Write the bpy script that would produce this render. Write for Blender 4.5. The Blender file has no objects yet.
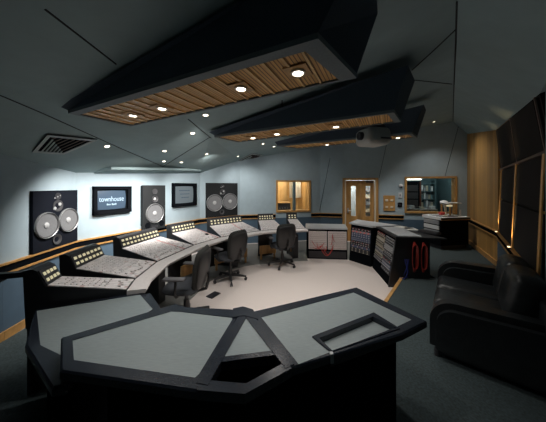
import bpy, bmesh, math, random
from mathutils import Vector, Matrix
random.seed(7)
C = bpy.context.scene.collection
sc = bpy.context.scene
PI = math.pi
# ------------------------------------------------------------------ camera, world, exposure
FPX, HOR, CAMZ = 220.0, 186.0, 1.8
cd = bpy.data.cameras.new('camera'); cam = bpy.data.objects.new('camera', cd); C.objects.link(cam)
cam.location = (0, 0, CAMZ); cam.rotation_euler = (PI/2, 0, 0)
cd.sensor_width = 36; cd.lens = 36*FPX/546; cd.shift_y = -(211-HOR)/546; cd.clip_start = 0.02
sc.camera = cam
w = bpy.data.worlds.new('world'); sc.world = w; w.use_nodes = True
w.node_tree.nodes['Background'].inputs[0].default_value = (0.02, 0.03, 0.035, 1)
w.node_tree.nodes['Background'].inputs[1].default_value = 0.0
sc.view_settings.view_transform = 'Standard'; sc.view_settings.look = 'None'
sc.view_settings.gamma = 1; sc.view_settings.exposure = 0.34
try: sc.view_settings.use_curve_mapping = False
except Exception: pass
SPOT_W = 34.0          # power of one recessed ceiling lamp
WARM = (1.0, 0.95, 0.89)
COOL = (0.86, 0.95, 1.0)

# ------------------------------------------------------------------ materials
def mat(name, col, rough=0.6, metal=0.0, noise=0.0, nscale=30.0, emit=None, es=0.0, bump=0.0, spec=None, stretch=None):
    m = bpy.data.materials.new(name); m.use_nodes = True
    nt = m.node_tree; b = nt.nodes['Principled BSDF']
    b.inputs['Base Color'].default_value = (*col, 1); b.inputs['Roughness'].default_value = rough
    b.inputs['Metallic'].default_value = metal
    if spec is not None: b.inputs['Specular IOR Level'].default_value = spec
    if emit: b.inputs['Emission Color'].default_value = (*emit, 1); b.inputs['Emission Strength'].default_value = es
    tc = nt.nodes.new('ShaderNodeTexCoord'); mp = nt.nodes.new('ShaderNodeMapping')
    if stretch: mp.inputs['Scale'].default_value = stretch
    nt.links.new(tc.outputs['Object'], mp.inputs['Vector'])
    n = nt.nodes.new('ShaderNodeTexNoise'); n.inputs['Scale'].default_value = nscale; n.inputs['Detail'].default_value = 4
    nt.links.new(mp.outputs['Vector'], n.inputs['Vector'])
    if noise > 0:
        r = nt.nodes.new('ShaderNodeValToRGB')
        r.color_ramp.elements[0].position = .3; r.color_ramp.elements[1].position = .7
        r.color_ramp.elements[0].color = (*[c*(1-noise) for c in col], 1)
        r.color_ramp.elements[1].color = (*[min(1, c*(1+noise)) for c in col], 1)
        nt.links.new(n.outputs['Fac'], r.inputs['Fac']); nt.links.new(r.outputs['Color'], b.inputs['Base Color'])
    if bump > 0:
        bp = nt.nodes.new('ShaderNodeBump'); bp.inputs['Strength'].default_value = bump; bp.inputs['Distance'].default_value = .01
        nt.links.new(n.outputs['Fac'], bp.inputs['Height']); nt.links.new(bp.outputs['Normal'], b.inputs['Normal'])
    return m

def striped(name, c1, c2, freq, axis='X', width=.5, rough=.5, noise=.25):
    """c1 boards with c2 grooves repeating along one object axis"""
    m = bpy.data.materials.new(name); m.use_nodes = True; nt = m.node_tree; b = nt.nodes['Principled BSDF']
    b.inputs['Roughness'].default_value = rough
    tc = nt.nodes.new('ShaderNodeTexCoord'); sp = nt.nodes.new('ShaderNodeSeparateXYZ'); nt.links.new(tc.outputs['Object'], sp.inputs[0])
    mu = nt.nodes.new('ShaderNodeMath'); mu.operation = 'MULTIPLY'; mu.inputs[1].default_value = freq
    nt.links.new(sp.outputs[axis], mu.inputs[0])
    fr = nt.nodes.new('ShaderNodeMath'); fr.operation = 'FRACT'; nt.links.new(mu.outputs[0], fr.inputs[0])
    lt = nt.nodes.new('ShaderNodeMath'); lt.operation = 'LESS_THAN'; lt.inputs[1].default_value = width; nt.links.new(fr.outputs[0], lt.inputs[0])
    fl = nt.nodes.new('ShaderNodeMath'); fl.operation = 'FLOOR'; nt.links.new(mu.outputs[0], fl.inputs[0])
    wn = nt.nodes.new('ShaderNodeTexWhiteNoise'); wn.noise_dimensions = '1D'; nt.links.new(fl.outputs[0], wn.inputs['W'])
    hv = nt.nodes.new('ShaderNodeMapRange'); hv.inputs['To Min'].default_value = 1-noise; hv.inputs['To Max'].default_value = 1+noise
    nt.links.new(wn.outputs['Value'], hv.inputs['Value'])
    n = nt.nodes.new('ShaderNodeTexNoise'); n.inputs['Scale'].default_value = 9; n.inputs['Detail'].default_value = 5
    mp = nt.nodes.new('ShaderNodeMapping'); mp.inputs['Scale'].default_value = {'X': (8, 1, .6), 'Y': (1, 8, .6), 'Z': (.6, .6, 8)}[axis]
    nt.links.new(tc.outputs['Object'], mp.inputs[0]); nt.links.new(mp.outputs[0], n.inputs['Vector'])
    gr = nt.nodes.new('ShaderNodeMapRange'); gr.inputs['To Min'].default_value = .75; gr.inputs['To Max'].default_value = 1.25
    nt.links.new(n.outputs['Fac'], gr.inputs['Value'])
    m2 = nt.nodes.new('ShaderNodeMath'); m2.operation = 'MULTIPLY'; nt.links.new(hv.outputs[0], m2.inputs[0]); nt.links.new(gr.outputs[0], m2.inputs[1])
    vm = nt.nodes.new('ShaderNodeVectorMath'); vm.operation = 'SCALE'; vm.inputs[0].default_value = c1; nt.links.new(m2.outputs[0], vm.inputs['Scale'])
    mx = nt.nodes.new('ShaderNodeMix'); mx.data_type = 'RGBA'
    nt.links.new(lt.outputs[0], mx.inputs['Factor']); mx.inputs[6].default_value = (*c2, 1); nt.links.new(vm.outputs[0], mx.inputs[7])
    nt.links.new(mx.outputs[2], b.inputs['Base Color'])
    return m

def console_mat():
    """channel strips across local X, rows of controls along local Y"""
    m = bpy.data.materials.new('console_panel'); m.use_nodes = True; nt = m.node_tree; b = nt.nodes['Principled BSDF']
    b.inputs['Roughness'].default_value = .55
    L = nt.links.new
    tc = nt.nodes.new('ShaderNodeTexCoord'); sp = nt.nodes.new('ShaderNodeSeparateXYZ'); L(tc.outputs['Object'], sp.inputs[0])
    def math_(op, a, v=None):
        n = nt.nodes.new('ShaderNodeMath'); n.operation = op
        if hasattr(a, 'links'): L(a, n.inputs[0])
        else: n.inputs[0].default_value = a
        if v is not None:
            if hasattr(v, 'links'): L(v, n.inputs[1])
            else: n.inputs[1].default_value = v
        return n.outputs[0]
    xs = math_('MULTIPLY', sp.outputs['X'], 1/.038); ys = math_('MULTIPLY', sp.outputs['Y'], 1/.034)
    cx = math_('FLOOR', xs); cy = math_('FLOOR', ys)
    cv = nt.nodes.new('ShaderNodeCombineXYZ'); L(cx, cv.inputs[0]); L(cy, cv.inputs[1])
    wn = nt.nodes.new('ShaderNodeTexWhiteNoise'); wn.noise_dimensions = '2D'; L(cv.outputs[0], wn.inputs['Vector'])
    cr = nt.nodes.new('ShaderNodeValToRGB'); cr.color_ramp.interpolation = 'CONSTANT'
    e = cr.color_ramp.elements; e[0].color = (.76, .72, .72, 1); e[0].position = 0
    e[1].color = (.65, .62, .63, 1); e[1].position = .45
    x = e.new(.62); x.color = (.80, .76, .76, 1)
    x = e.new(.92); x.color = (.46, .43, .44, 1)
    x = e.new(.96); x.color = (.60, .46, .45, 1)
    L(wn.outputs['Value'], cr.inputs[0])
    fx = math_('FRACT', xs); line = math_('LESS_THAN', fx, .13)
    mx = nt.nodes.new('ShaderNodeMix'); mx.data_type = 'RGBA'; L(line, mx.inputs['Factor']); L(cr.outputs[0], mx.inputs[6]); mx.inputs[7].default_value = (.44, .42, .43, 1)
    # a red row of fader caps scribbled along one line
    r1 = math_('GREATER_THAN', sp.outputs['Y'], .105); r2 = math_('LESS_THAN', sp.outputs['Y'], .125); r = math_('MULTIPLY', r1, r2)
    cn = nt.nodes.new('ShaderNodeTexWhiteNoise'); cn.noise_dimensions = '1D'; L(cx, cn.inputs['W'])
    r = math_('MULTIPLY', math_('GREATER_THAN', cn.outputs['Value'], .94), .6)
    m3 = nt.nodes.new('ShaderNodeMix'); m3.data_type = 'RGBA'; L(r, m3.inputs['Factor']); L(mx.outputs[2], m3.inputs[6]); m3.inputs[7].default_value = (.55, .12, .11, 1)
    L(m3.outputs[2], b.inputs['Base Color'])
    return m

M = {}
M['wall'] = mat('wall_paint', (.385, .485, .545), .85, noise=.04, nscale=6)
M['ceil'] = mat('ceiling_panel', (.28, .37, .385), .9, noise=.05, nscale=5)
M['soffit'] = mat('soffit_paint', (.55, .60, .62), .85)
M['seam'] = mat('seam_black', (.015, .018, .02), .9)
M['beige'] = mat('beige_carpet', (.68, .61, .575), .95, noise=.08, nscale=120, bump=.2)
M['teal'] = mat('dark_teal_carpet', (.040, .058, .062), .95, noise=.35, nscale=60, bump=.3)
M['grey_carpet'] = mat('grey_carpet', (.20, .20, .19), .95, noise=.2, nscale=90, bump=.2)
M['black'] = mat('black_lacquer', (.012, .013, .016), .45)
M['matte'] = mat('black_matte', (.006, .007, .009), 1.0, spec=0.0)
M['fab'] = mat('black_fabric', (.008, .010, .016), .95, spec=.1, noise=.2, nscale=200)
M['cloudfab'] = mat('dark_blue_cloud_fabric', (.062, .084, .115), .95, noise=.2, nscale=150)
M['cloudrim'] = mat('grey_cloud_border', (.17, .20, .22), .85, noise=.08, nscale=80)
M['browncloth'] = mat('dark_brown_cloth', (.009, .006, .006), .95, noise=.25, nscale=150)
M['wood'] = striped('wood_boards', (.50, .28, .09), (.22, .11, .03), 6.5, 'X', .96, .45, .22)
M['woodplain'] = mat('oak', (.52, .29, .10), .45, noise=.25, nscale=10, stretch=(1, 1, .15))
M['woodrail'] = mat('rail_oak', (.50, .27, .09), .4, noise=.2, nscale=14)
M['trimdark'] = mat('dark_wood_trim', (.09, .05, .035), .5, noise=.2, nscale=14)
M['paleoak'] = mat('pale_oak', (.74, .48, .20), .45, noise=.15, nscale=14)
M['slat'] = striped('wood_slats', (.66, .36, .10), (.17, .08, .03), 42, 'X', .72, .5, .12)
M['cream'] = mat('cream_paint', (.78, .70, .55), .5)
M['laminate'] = mat('grey_brushed_laminate', (.23, .27, .28), .42, noise=.12, nscale=22, stretch=(1, 14, 1))
M['frame'] = mat('dark_polished_edge', (.016, .021, .031), .25, noise=.15, nscale=60, stretch=(1, 8, 1))
M['leather'] = mat('black_leather', (.016, .019, .021), .33, noise=.2, nscale=14, bump=.5)
M['cone'] = mat('grey_cone', (.18, .185, .195), .5, noise=.08, nscale=40)
M['cap'] = mat('pale_dust_cap', (.44, .45, .46), .4)
M['chrome'] = mat('chrome_ring', (.40, .41, .42), .4, .6)
M['rubber'] = mat('rubber_surround', (.05, .05, .055), .5)
M['baffle'] = mat('dark_grey_baffle', (.016, .018, .020), .8, noise=.2, nscale=90, spec=.2)
M['midbaffle'] = mat('grey_baffle', (.016, .018, .020), .75, noise=.2, nscale=90, spec=.3)
M['armrest'] = mat('pale_armrest', (.70, .66, .65), .5, noise=.05)
M['meter'] = mat('ivory_meter', (.56, .52, .36), .4, emit=(1, .90, .58), es=.32)
M['knob'] = mat('knob_grey', (.68, .64, .64), .5)
M['console'] = console_mat()
M['screen'] = mat('screen_glow', (.03, .05, .08), .25, noise=0, emit=(.20, .28, .36), es=.15)
M['haze'] = mat('screen_haze', (.05, .06, .07), .3, emit=(.36, .44, .47), es=.22)
M['glyph'] = mat('screen_text_glow', (.3, .4, .5), .4, emit=(.42, .66, .72), es=.24)
M['counter'] = mat('counter_grey', (.46, .48, .50), .4, noise=.1, nscale=30)
M['patch'] = mat('patch_panel', (.74, .68, .66), .5, noise=.15, nscale=70)
M['jack'] = mat('jack_row', (.42, .33, .33), .5)
M['red'] = mat('red_cable', (.55, .06, .05), .5)
M['darkred'] = mat('dark_red_cable', (.30, .028, .02), .5)
M['bluec'] = mat('blue_cable', (.015, .025, .16), .5)
M['gear'] = mat('gear_black', (.03, .03, .035), .45)
M['gearblue'] = mat('gear_blue', (.09, .12, .20), .45)
M['geargrey'] = mat('gear_grey', (.30, .31, .33), .45)
M['gearcream'] = mat('gear_cream', (.50, .46, .36), .45)
M['led'] = mat('red_led', (.3, .02, .02), .4, emit=(1, .1, .06), es=.35)
M['silver'] = mat('silver_knob', (.55, .55, .56), .35, .5)
M['white'] = mat('white_plastic', (.72, .73, .74), .5)
M['projector'] = mat('projector_plastic', (.42, .43, .41), .5)
M['chairfab'] = mat('dark_chair_fabric', (.026, .027, .025), .9, noise=.25, nscale=160)
M['chairseat'] = mat('chair_seat_fabric', (.05, .055, .065), .85, noise=.2, nscale=160)
M['chairplastic'] = mat('chair_plastic', (.025, .025, .027), .4)
M['armpad'] = mat('arm_pad', (.13, .13, .14), .45)
M['lens'] = mat('lamp_glow', (1, .95, .85), .4, emit=(1, .93, .80), es=9)
M['uplens'] = mat('uplight_glow', (1, .8, .5), .4, emit=(1, .72, .40), es=2.2)
M['lampring'] = mat('lamp_ring', (.62, .56, .46), .4, .2)
M['ventm'] = mat('vent_metal', (.36, .40, .40), .5)
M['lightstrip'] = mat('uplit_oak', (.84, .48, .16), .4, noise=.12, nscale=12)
M['curtain'] = striped('pale_curtain', (.80, .72, .60), (.50, .36, .22), 14, 'X', .8, .9, .15)
M['glass'] = mat('window_glass', (.9, .95, .95), .02)
g = M['glass'].node_tree.nodes['Principled BSDF']; g.inputs['Transmission Weight'].default_value = 1.0; g.inputs['IOR'].default_value = 1.02
M['paper'] = mat('paper', (.75, .74, .70), .8)
M['rust'] = mat('reddish_wood', (.11, .035, .02), .5)
M['teak'] = mat('teal_panel', (.10, .17, .19), .8)
M['tube'] = mat('fluorescent_tube', (1, 1, .95), .4, emit=(1, .97, .86), es=3.5)

# ------------------------------------------------------------------ mesh helpers
def NB(): return bmesh.new()
def T(loc=(0, 0, 0), rz=0, rx=0, ry=0):
    return Matrix.Translation(loc) @ Matrix.Rotation(rz, 4, 'Z') @ Matrix.Rotation(ry, 4, 'Y') @ Matrix.Rotation(rx, 4, 'X')
def box(bm, c, s, m=None, bev=0.0, seg=2):
    mm = Matrix.Translation(c) @ Matrix.Diagonal((s[0], s[1], s[2], 1))
    if m is not None: mm = m @ mm
    r = bmesh.ops.create_cube(bm, size=1, matrix=mm)
    if bev > 0:
        es = list({e for v in r['verts'] for e in v.link_edges})
        bmesh.ops.bevel(bm, geom=es, offset=bev, segments=seg, affect='EDGES', profile=.5, clamp_overlap=True)
def face(bm, pts):
    try: return bm.faces.new([bm.verts.new(p) for p in pts])
    except ValueError: return None
def prism(bm, poly, z0, z1, m=None):
    """poly = list of (x, y); extruded from z0 to z1"""
    n = len(poly); m = m or Matrix()
    a = [bm.verts.new(m @ Vector((x, y, z0))) for x, y in poly]; b = [bm.verts.new(m @ Vector((x, y, z1))) for x, y in poly]
    bm.faces.new(a[::-1]); bm.faces.new(b)
    for i in range(n): bm.faces.new((a[i], a[(i+1) % n], b[(i+1) % n], b[i]))
def xprism(bm, prof, x0, x1, m=None):
    """prof = list of (y, z); extruded along x"""
    n = len(prof); m = m or Matrix()
    a = [bm.verts.new(m @ Vector((x0, y, z))) for y, z in prof]; b = [bm.verts.new(m @ Vector((x1, y, z))) for y, z in prof]
    bm.faces.new(a); bm.faces.new(b[::-1])
    for i in range(n): bm.faces.new((a[(i+1) % n], a[i], b[i], b[(i+1) % n]))
def hull(bm, bot, top):
    """two matching loops of 3-D points joined to a solid"""
    n = len(bot); a = [bm.verts.new(p) for p in bot]; b = [bm.verts.new(p) for p in top]
    bm.faces.new(a[::-1]); bm.faces.new(b)
    for i in range(n): bm.faces.new((a[i], a[(i+1) % n], b[(i+1) % n], b[i]))
def cyl(bm, p0, p1, r0, r1=None, seg=16):
    p0 = Vector(p0); p1 = Vector(p1); r1 = r0 if r1 is None else r1
    d = p1-p0; q = d.to_track_quat('Z', 'Y').to_matrix().to_4x4()
    bmesh.ops.create_cone(bm, cap_ends=True, segments=seg, radius1=r0, radius2=r1, depth=d.length, matrix=Matrix.Translation((p0+p1)/2) @ q)
def tube(bm, pts, r, seg=6):
    pts = [Vector(p) for p in pts]; rings = []
    for i, p in enumerate(pts):
        d = (pts[min(i+1, len(pts)-1)]-pts[max(i-1, 0)]).normalized()
        q = d.to_track_quat('Z', 'Y')
        rings.append([bm.verts.new(p+q @ Vector((r*math.cos(2*PI*k/seg), r*math.sin(2*PI*k/seg), 0))) for k in range(seg)])
    for a, b in zip(rings, rings[1:]):
        for k in range(seg): bm.faces.new((a[k], a[(k+1) % seg], b[(k+1) % seg], b[k]))
    bm.faces.new(rings[0][::-1]); bm.faces.new(rings[-1])
def lathe(bm, prof, m=None, seg=32):
    """prof = list of (r, z) around local Z"""
    m = m or Matrix(); rings = []
    for r, z in prof:
        if r < 1e-5: rings.append([bm.verts.new(m @ Vector((0, 0, z)))])
        else: rings.append([bm.verts.new(m @ Vector((r*math.cos(2*PI*k/seg), r*math.sin(2*PI*k/seg), z))) for k in range(seg)])
    for a, b in zip(rings, rings[1:]):
        for k in range(seg):
            k2 = (k+1) % seg
            if len(a) == 1 and len(b) == 1: continue
            if len(a) == 1: bm.faces.new((a[0], b[k], b[k2]))
            elif len(b) == 1: bm.faces.new((a[k], a[k2], b[0]))
            else: bm.faces.new((a[k], a[k2], b[k2], b[k]))
def obj(name, bm, m, parent=None, loc=None, rot=None, smooth=False, kind=None, label=None):
    bmesh.ops.recalc_face_normals(bm, faces=bm.faces[:])
    me = bpy.data.meshes.new(name); bm.to_mesh(me); bm.free()
    if smooth:
        for p in me.polygons: p.use_smooth = True
        try: me.set_sharp_from_angle(angle=math.radians(40))
        except Exception: pass
    o = bpy.data.objects.new(name, me); C.objects.link(o); me.materials.append(m)
    if parent is not None: o.parent = parent
    if loc is not None: o.location = loc
    if rot is not None: o.rotation_euler = rot
    if kind: o['kind'] = kind
    if label: o['label'] = label
    return o
def tag(o, label, cat, group=None):
    o['label'] = label; o['category'] = cat
    if group: o['group'] = group
    return o
def thing(name, label, cat, loc=(0, 0, 0), rz=0, group=None):
    o = bpy.data.objects.new(name, None); C.objects.link(o); o.location = loc; o.rotation_euler = (0, 0, rz); o.empty_display_size = .1
    return tag(o, label, cat, group)
def struct(name, bm, m, parent=None):
    o = obj(name, bm, m, parent)
    if parent is None: o['kind'] = 'structure'
    return o
def dup(root, loc, rz, label, group=None):
    r = root.copy(); C.objects.link(r); r.location = loc; r.rotation_euler = (0, 0, rz); r['label'] = label
    if group: r['group'] = group
    for ch in list(root.children):
        c = ch.copy(); C.objects.link(c); c.parent = r
        for gch in list(ch.children):
            d = gch.copy(); C.objects.link(d); d.parent = c
    return r
def at(px, py, z):
    """point at height z seen in direction of image column px, row py of the photograph"""
    y = FPX*(CAMZ-z)/(py-HOR); return Vector(((px-273)/FPX*y, y, z))

# ------------------------------------------------------------------ plan of the room (metres)
A0 = (-3.16, -2.2); A1 = (-3.14, 2.55); BC = (-3.25, 3.62); CC = (-2.02, 6.09); B1 = (-1.03, 6.85); B2 = (1.6, 7.4)
CR = (5.64, 6.39); R1 = (4.5, 4.4); R2 = (2.5, 2.02); RN = (2.62, -2.2)
plan = [A0, A1, BC, CC, B1, B2, CR, R1, R2, RN]
names = ['wall_left_near', 'wall_left_speaker', 'wall_front_screens', 'wall_front_speaker', 'wall_back_left', 'wall_back', 'wall_right_wood', 'wall_right_panels', 'wall_right_near']
PLAT = .18
def facet(p, q):
    p = Vector((*p, 0)); q = Vector((*q, 0)); d = (q-p); L = d.length; d.normalize()
    return p, d, L, math.atan2(d.y, d.x)
def on_facet(p, q, px):
    """distance along the wall p-q where image column px meets it, with the depth there"""
    p, d, L, a = facet(p, q); k = (px-273)/FPX
    s = (k*p.y-p.x)/(d.x-k*d.y); return s, p.y+d.y*s
def zat(Y, py): return CAMZ-(py-HOR)*Y/FPX
# wall local frame: x to the right as seen from the room, -y into the room, z up
def wall(name, p, q, ztop, m, holes=(), zbot=0.0, th=.16):
    p3, d, L, a = facet(p, q); bm = NB()
    xs = sorted({0, L, *[h[0] for h in holes], *[h[1] for h in holes]})
    for x0, x1 in zip(xs, xs[1:]):
        hs = [h for h in holes if h[0] <= x0+1e-6 and h[1] >= x1-1e-6]
        segs = [(zbot, ztop)]
        for h in hs:
            segs = [s for z0, z1 in segs for s in ((z0, min(z1, h[2])), (max(z0, h[3]), z1)) if s[1]-s[0] > 1e-4]
        for z0, z1 in segs: box(bm, ((x0+x1)/2, th/2, (z0+z1)/2), (x1-x0, th, z1-z0))
    o = struct(name, bm, m); o.location = p3; o.rotation_euler = (0, 0, a); return o

# openings in the back wall
wl0, wy0 = on_facet(B1, B2, 276); wl1, wy1 = on_facet(B1, B2, 310.5)
W1 = (wl0, wl1, zat((wy0+wy1)/2, 212), zat((wy0+wy1)/2, 180.3))
dl0, dy0 = on_facet(B2, CR, 342.5); dl1, dy1 = on_facet(B2, CR, 378)
D1 = (dl0, dl1, 0.0, zat((dy0+dy1)/2, 178))
vl0, vy0 = on_facet(B2, CR, 404.5); vl1, vy1 = on_facet(B2, CR, 456.5)
W2 = (vl0, vl1, zat((vy0+vy1)/2, 213.5), zat((vy0+vy1)/2, 176.5))
holes = {'wall_back_left': [W1], 'wall_back': [D1, W2]}
for n, p, q in zip(names, plan, plan[1:]):
    zt = 4.0 if 'back' in n or 'wood' in n else 2.7
    wall(n, p, q, zt if n != 'wall_right_panels' else .9, M['wall'] if n != 'wall_right_wood' else M['wood'], holes.get(n, ()))
# wall behind the camera
wall('wall_rear', RN, A0, 4.0, M['wall'])

# floor
bm = NB(); prism(bm, [(-3.5, -2.4), (6.2, -2.4), (6.2, 8.2), (-3.5, 8.2)], -.12, 0); struct('floor', bm, M['beige'])
# grey carpet zone round the console, a thin inlay level with the beige one
bm = NB(); prism(bm, [(-3.1, -2.1), (-1.0, -2.1), (-1.1, 2.4), (-1.28, 2.95), (-1.32, 3.4), (-1.2, 4.1), (-.98, 4.68), (-.5, 5.0), (.2, 5.2), (.84, 5.3), (.84, 5.46), (1.85, 5.36), (2.2, 4.9), (2.6, 5.6), (2.6, 7.0), (1.6, 7.3), (-1.0, 6.75), (-1.95, 6.0), (-3.2, 3.6)], 0, .004)
struct('floor_grey_carpet', bm, M['grey_carpet'])
bm = NB(); prism(bm, [(-3.1, -2.1), (-.08, -2.1), (-.08, 1.1), (-1.0, 1.9), (-2.05, 1.9), (-2.15, 3.0), (-3.12, 3.0)], .004, .008); struct('floor_painted_shade', bm, M['teal'])  # shade of the unlit front-left floor, painted as a dark teal patch
# raised platform on the right
edge = [(-.05, 1.18), (1.58, 3.05), (2.30, 3.88)]
plat = edge + [(2.86, 3.88), (2.86, 5.15), (2.9, 7.0), (5.6, 6.35), (4.47, 4.4), (2.47, 2.03), (2.58, -2.1), (-.05, -2.1)]
bm = NB(); prism(bm, plat, .004, PLAT); struct('floor_platform', bm, M['teal'])
bm = NB()
for a, b in zip(edge, edge[1:]):
    p, d, L, ang = facet(a, b); box(bm, (L/2, .022, PLAT/2+.006), (L+.01, .045, PLAT+.004), T(p, ang))
struct('trim_step_nosing', bm, M['woodplain'])

# ceiling: flat facets meeting at the seams
def V3(p, z): return Vector((p[0], p[1], z))
nA0 = V3(A0, 2.25); nA1 = V3(A1, 2.165); nBC = V3(BC, 2.02); nCC = V3(CC, 2.16); nB1 = V3(B1, 2.61); nB2 = V3(B2, 3.13)
nCR = V3(CR, 3.31); nR1 = Vector((4.477, 4.419, 2.925)); nR2 = Vector((2.477, 2.04, 2.66)); nRN = V3(RN, 2.75)
nV = at(163, 167, 2.22); nC1 = at(0, 95, 2.55); nC1x = Vector((-2.35, -2.2, 2.62)); nT2 = at(210, 136.5, 2.57)
kl, ky = on_facet(B2, CR, 453); kp, kd, _, _ = facet(B2, CR); nK = kp+kd*kl; nK.z = zat(ky, 122)
nK2 = Vector((1.2295, 1.470, 3.043)); nK3 = Vector((1.284, .864, 2.648)); nK2x = Vector((.9, -2.2, 3.0))
tris = [(nA0, nA1, nC1), (nA0, nC1, nC1x), (nA1, nBC, nV), (nA1, nV, nC1), (nBC, nCC, nV), (nC1, nV, nT2), (nV, nCC, nT2), (nCC, nB1, nT2),
        (nB1, nB2, nT2), (nB2, nK, nT2), (nT2, nK, nK2), (nC1, nT2, nK2), (nC1, nK2, nK2x), (nC1, nK2x, nC1x)]
trisR = [(nK, nCR, nR1), (nK, nR1, nK2), (nK2, nR1, nR2), (nK2, nR2, nK3), (nK2, nK3, nK2x), (nK3, nR2, nRN), (nK3, nRN, nK2x)]
bm = NB(); up = Vector((0, 0, .08)); vd = {}
def vv(p):
    k = tuple(round(c, 4) for c in p)
    if k not in vd: vd[k] = bm.verts.new(p)
    return vd[k]
for t in tris+trisR:
    bm.faces.new([vv(p) for p in t]); bm.faces.new([vv(p+up) for p in t])
struct('ceiling', bm, M['ceil'])
def on_ceiling(px, py, tol=1e-6):
    o = Vector((0, 0, CAMZ)); d = Vector(((px-273)/FPX, 1, (HOR-py)/FPX)); best = None
    for t in tris+trisR:
        n = (t[1]-t[0]).cross(t[2]-t[0]); dn = d.dot(n)
        if abs(dn) < 1e-9: continue
        s = (t[0]-o).dot(n)/dn
        if s <= 0: continue
        h = o+d*s; ok = True
        for i in range(3):
            if (t[(i+1) % 3]-t[i]).cross(h-t[i]).dot(n) < -tol*n.dot(n): ok = False
        if ok and (best is None or s < best[0]):
            n = n.normalized(); best = (s, h, n if n.z < 0 else -n)
    return (best[1], best[2]) if best else (None, None)
seams = [[(0, 95), (40, 112), (80, 130), (120, 148), (163, 166.5)], [(163, 166.5), (186, 152), (210, 137)], [(188, 119), (200, 129), (211, 138)],
         [(45, 9), (80, 36), (116, 64)], [(282, 112), (282, 100)], [(456, 29), (434, 50), (412, 70)], [(415, 80), (434, 82), (452, 84)], [(457, 1), (456, 40), (454, 85), (453, 121)]]
for i, s in enumerate(seams):
    pts = []
    for a, b in zip(s, s[1:]):
        for k in range(5):
            h, n = on_ceiling(a[0]+(b[0]-a[0])*k/5, a[1]+(b[1]-a[1])*k/5)
            if h is not None: pts.append(h)
    h, n = on_ceiling(*s[-1])
    if h is not None: pts.append(h)
    if len(pts) > 1:
        bm = NB(); tube(bm, pts, .007, 5); struct('trim_ceiling_seam_%d' % (i+1), bm, M['seam'])
# pale soffit strip above the screens
p3, d, L, a = facet(BC, CC); s0, _ = on_facet(BC, CC, 94); s1, _ = on_facet(BC, CC, 196)
bm = NB(); z0 = 1.995; z1 = 2.12
def zl(s): return 2.02+(2.16-2.02)*s/L
hull(bm, [(s0, 0, zl(s0)-.012), (s1, 0, zl(s1)-.012), (s1-.12, -.30, zl(s1)+.045), (s0+.12, -.30, zl(s0)+.055)],
     [(s0, 0, zl(s0)+.06), (s1, 0, zl(s1)+.06), (s1-.12, -.30, zl(s1)+.10), (s0+.12, -.30, zl(s0)+.10)])
o = struct('trim_soffit', bm, M['ceil']); o.location = p3; o.rotation_euler = (0, 0, a)

# slanted seams on the back walls
for i, (x0, y0, x1, y1) in enumerate([(330, 158, 319.5, 211), (387, 142, 379, 178), (459, 124, 445, 176)]):
    pq = (B1, B2) if i == 0 and False else (B2, CR)
    if x0 < 321: pq = (B1, B2)
    pts = []
    for x, y in ((x0, y0), (x1, y1)):
        pp = (B1, B2) if x < 320.6 else (B2, CR)
        p3, d, L, a = facet(*pp); s, Y = on_facet(*pp, x); v = p3+d*s+Vector((d.y, -d.x, 0))*.002; v.z = zat(Y, y); pts.append(v)
    bm = NB(); tube(bm, pts, .006, 5); struct('trim_wall_seam_%d' % (i+1), bm, M['seam'])

M['dado'] = mat('blue_dado_paint', (.075, .125, .18), .8, noise=.05, nscale=8)
def dado(i, p, q, s0=None, s1=None):
    p3, d, L, a = facet(p, q); s0 = 0 if s0 is None else s0; s1 = L if s1 is None else s1
    bm = NB(); box(bm, ((s0+s1)/2, -.004, .39), (s1-s0, .008, .76)); o = struct('trim_dado_%d' % i, bm, M['dado']); o.location = p3; o.rotation_euler = (0, 0, a)
dado(1, A0, A1); dado(2, A1, BC); dado(3, BC, CC); dado(4, CC, B1); dado(5, B1, B2); dado(6, B2, CR, 0, D1[0]-.005); dado(7, B2, CR, D1[1]+.005); dado(8, R1, R2)
# dado rail: oak strip, dark band, oak strip
def rail(i, p, q, s0=None, s1=None):
    p3, d, L, a = facet(p, q); s0 = 0 if s0 is None else s0; s1 = L if s1 is None else s1
    bm = NB(); box(bm, ((s0+s1)/2, -.012, .835), (s1-s0, .024, .09)); e = struct('trim_rail_band_%d' % i, bm, M['matte'])
    bm2 = NB(); box(bm2, ((s0+s1)/2, -.02, .89), (s1-s0, .04, .022)); box(bm2, ((s0+s1)/2, -.018, .778), (s1-s0, .036, .026))
    f = struct('trim_rail_oak_%d' % i, bm2, M['woodrail'])
    for o in (e, f): o.location = p3; o.rotation_euler = (0, 0, a)
rail(1, A0, A1); rail(2, A1, BC); rail(3, BC, CC); rail(4, CC, B1)
rail(5, B1, B2, 0, W1[0]-.02); rail(6, B1, B2, W1[1]+.02); rail(7, B2, CR, 0, D1[0]-.02); rail(8, B2, CR, D1[1]+.02, W2[0]-.03)
rail(9, CR, R1); rail(10, R1, R2); rail(11, R2, RN)
for i, (p, q, z) in enumerate([(A0, A1, 0), (A1, BC, 0), (CR, R1, PLAT)]):
    p3, d, L, a = facet(p, q); bm = NB(); box(bm, (L/2, -.012, z+.055), (L, .024, .11))
    o = struct('baseboard_%s' % ['left_near', 'left', 'right'][i], bm, M['woodrail']); o.location = p3; o.rotation_euler = (0, 0, a)

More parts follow.
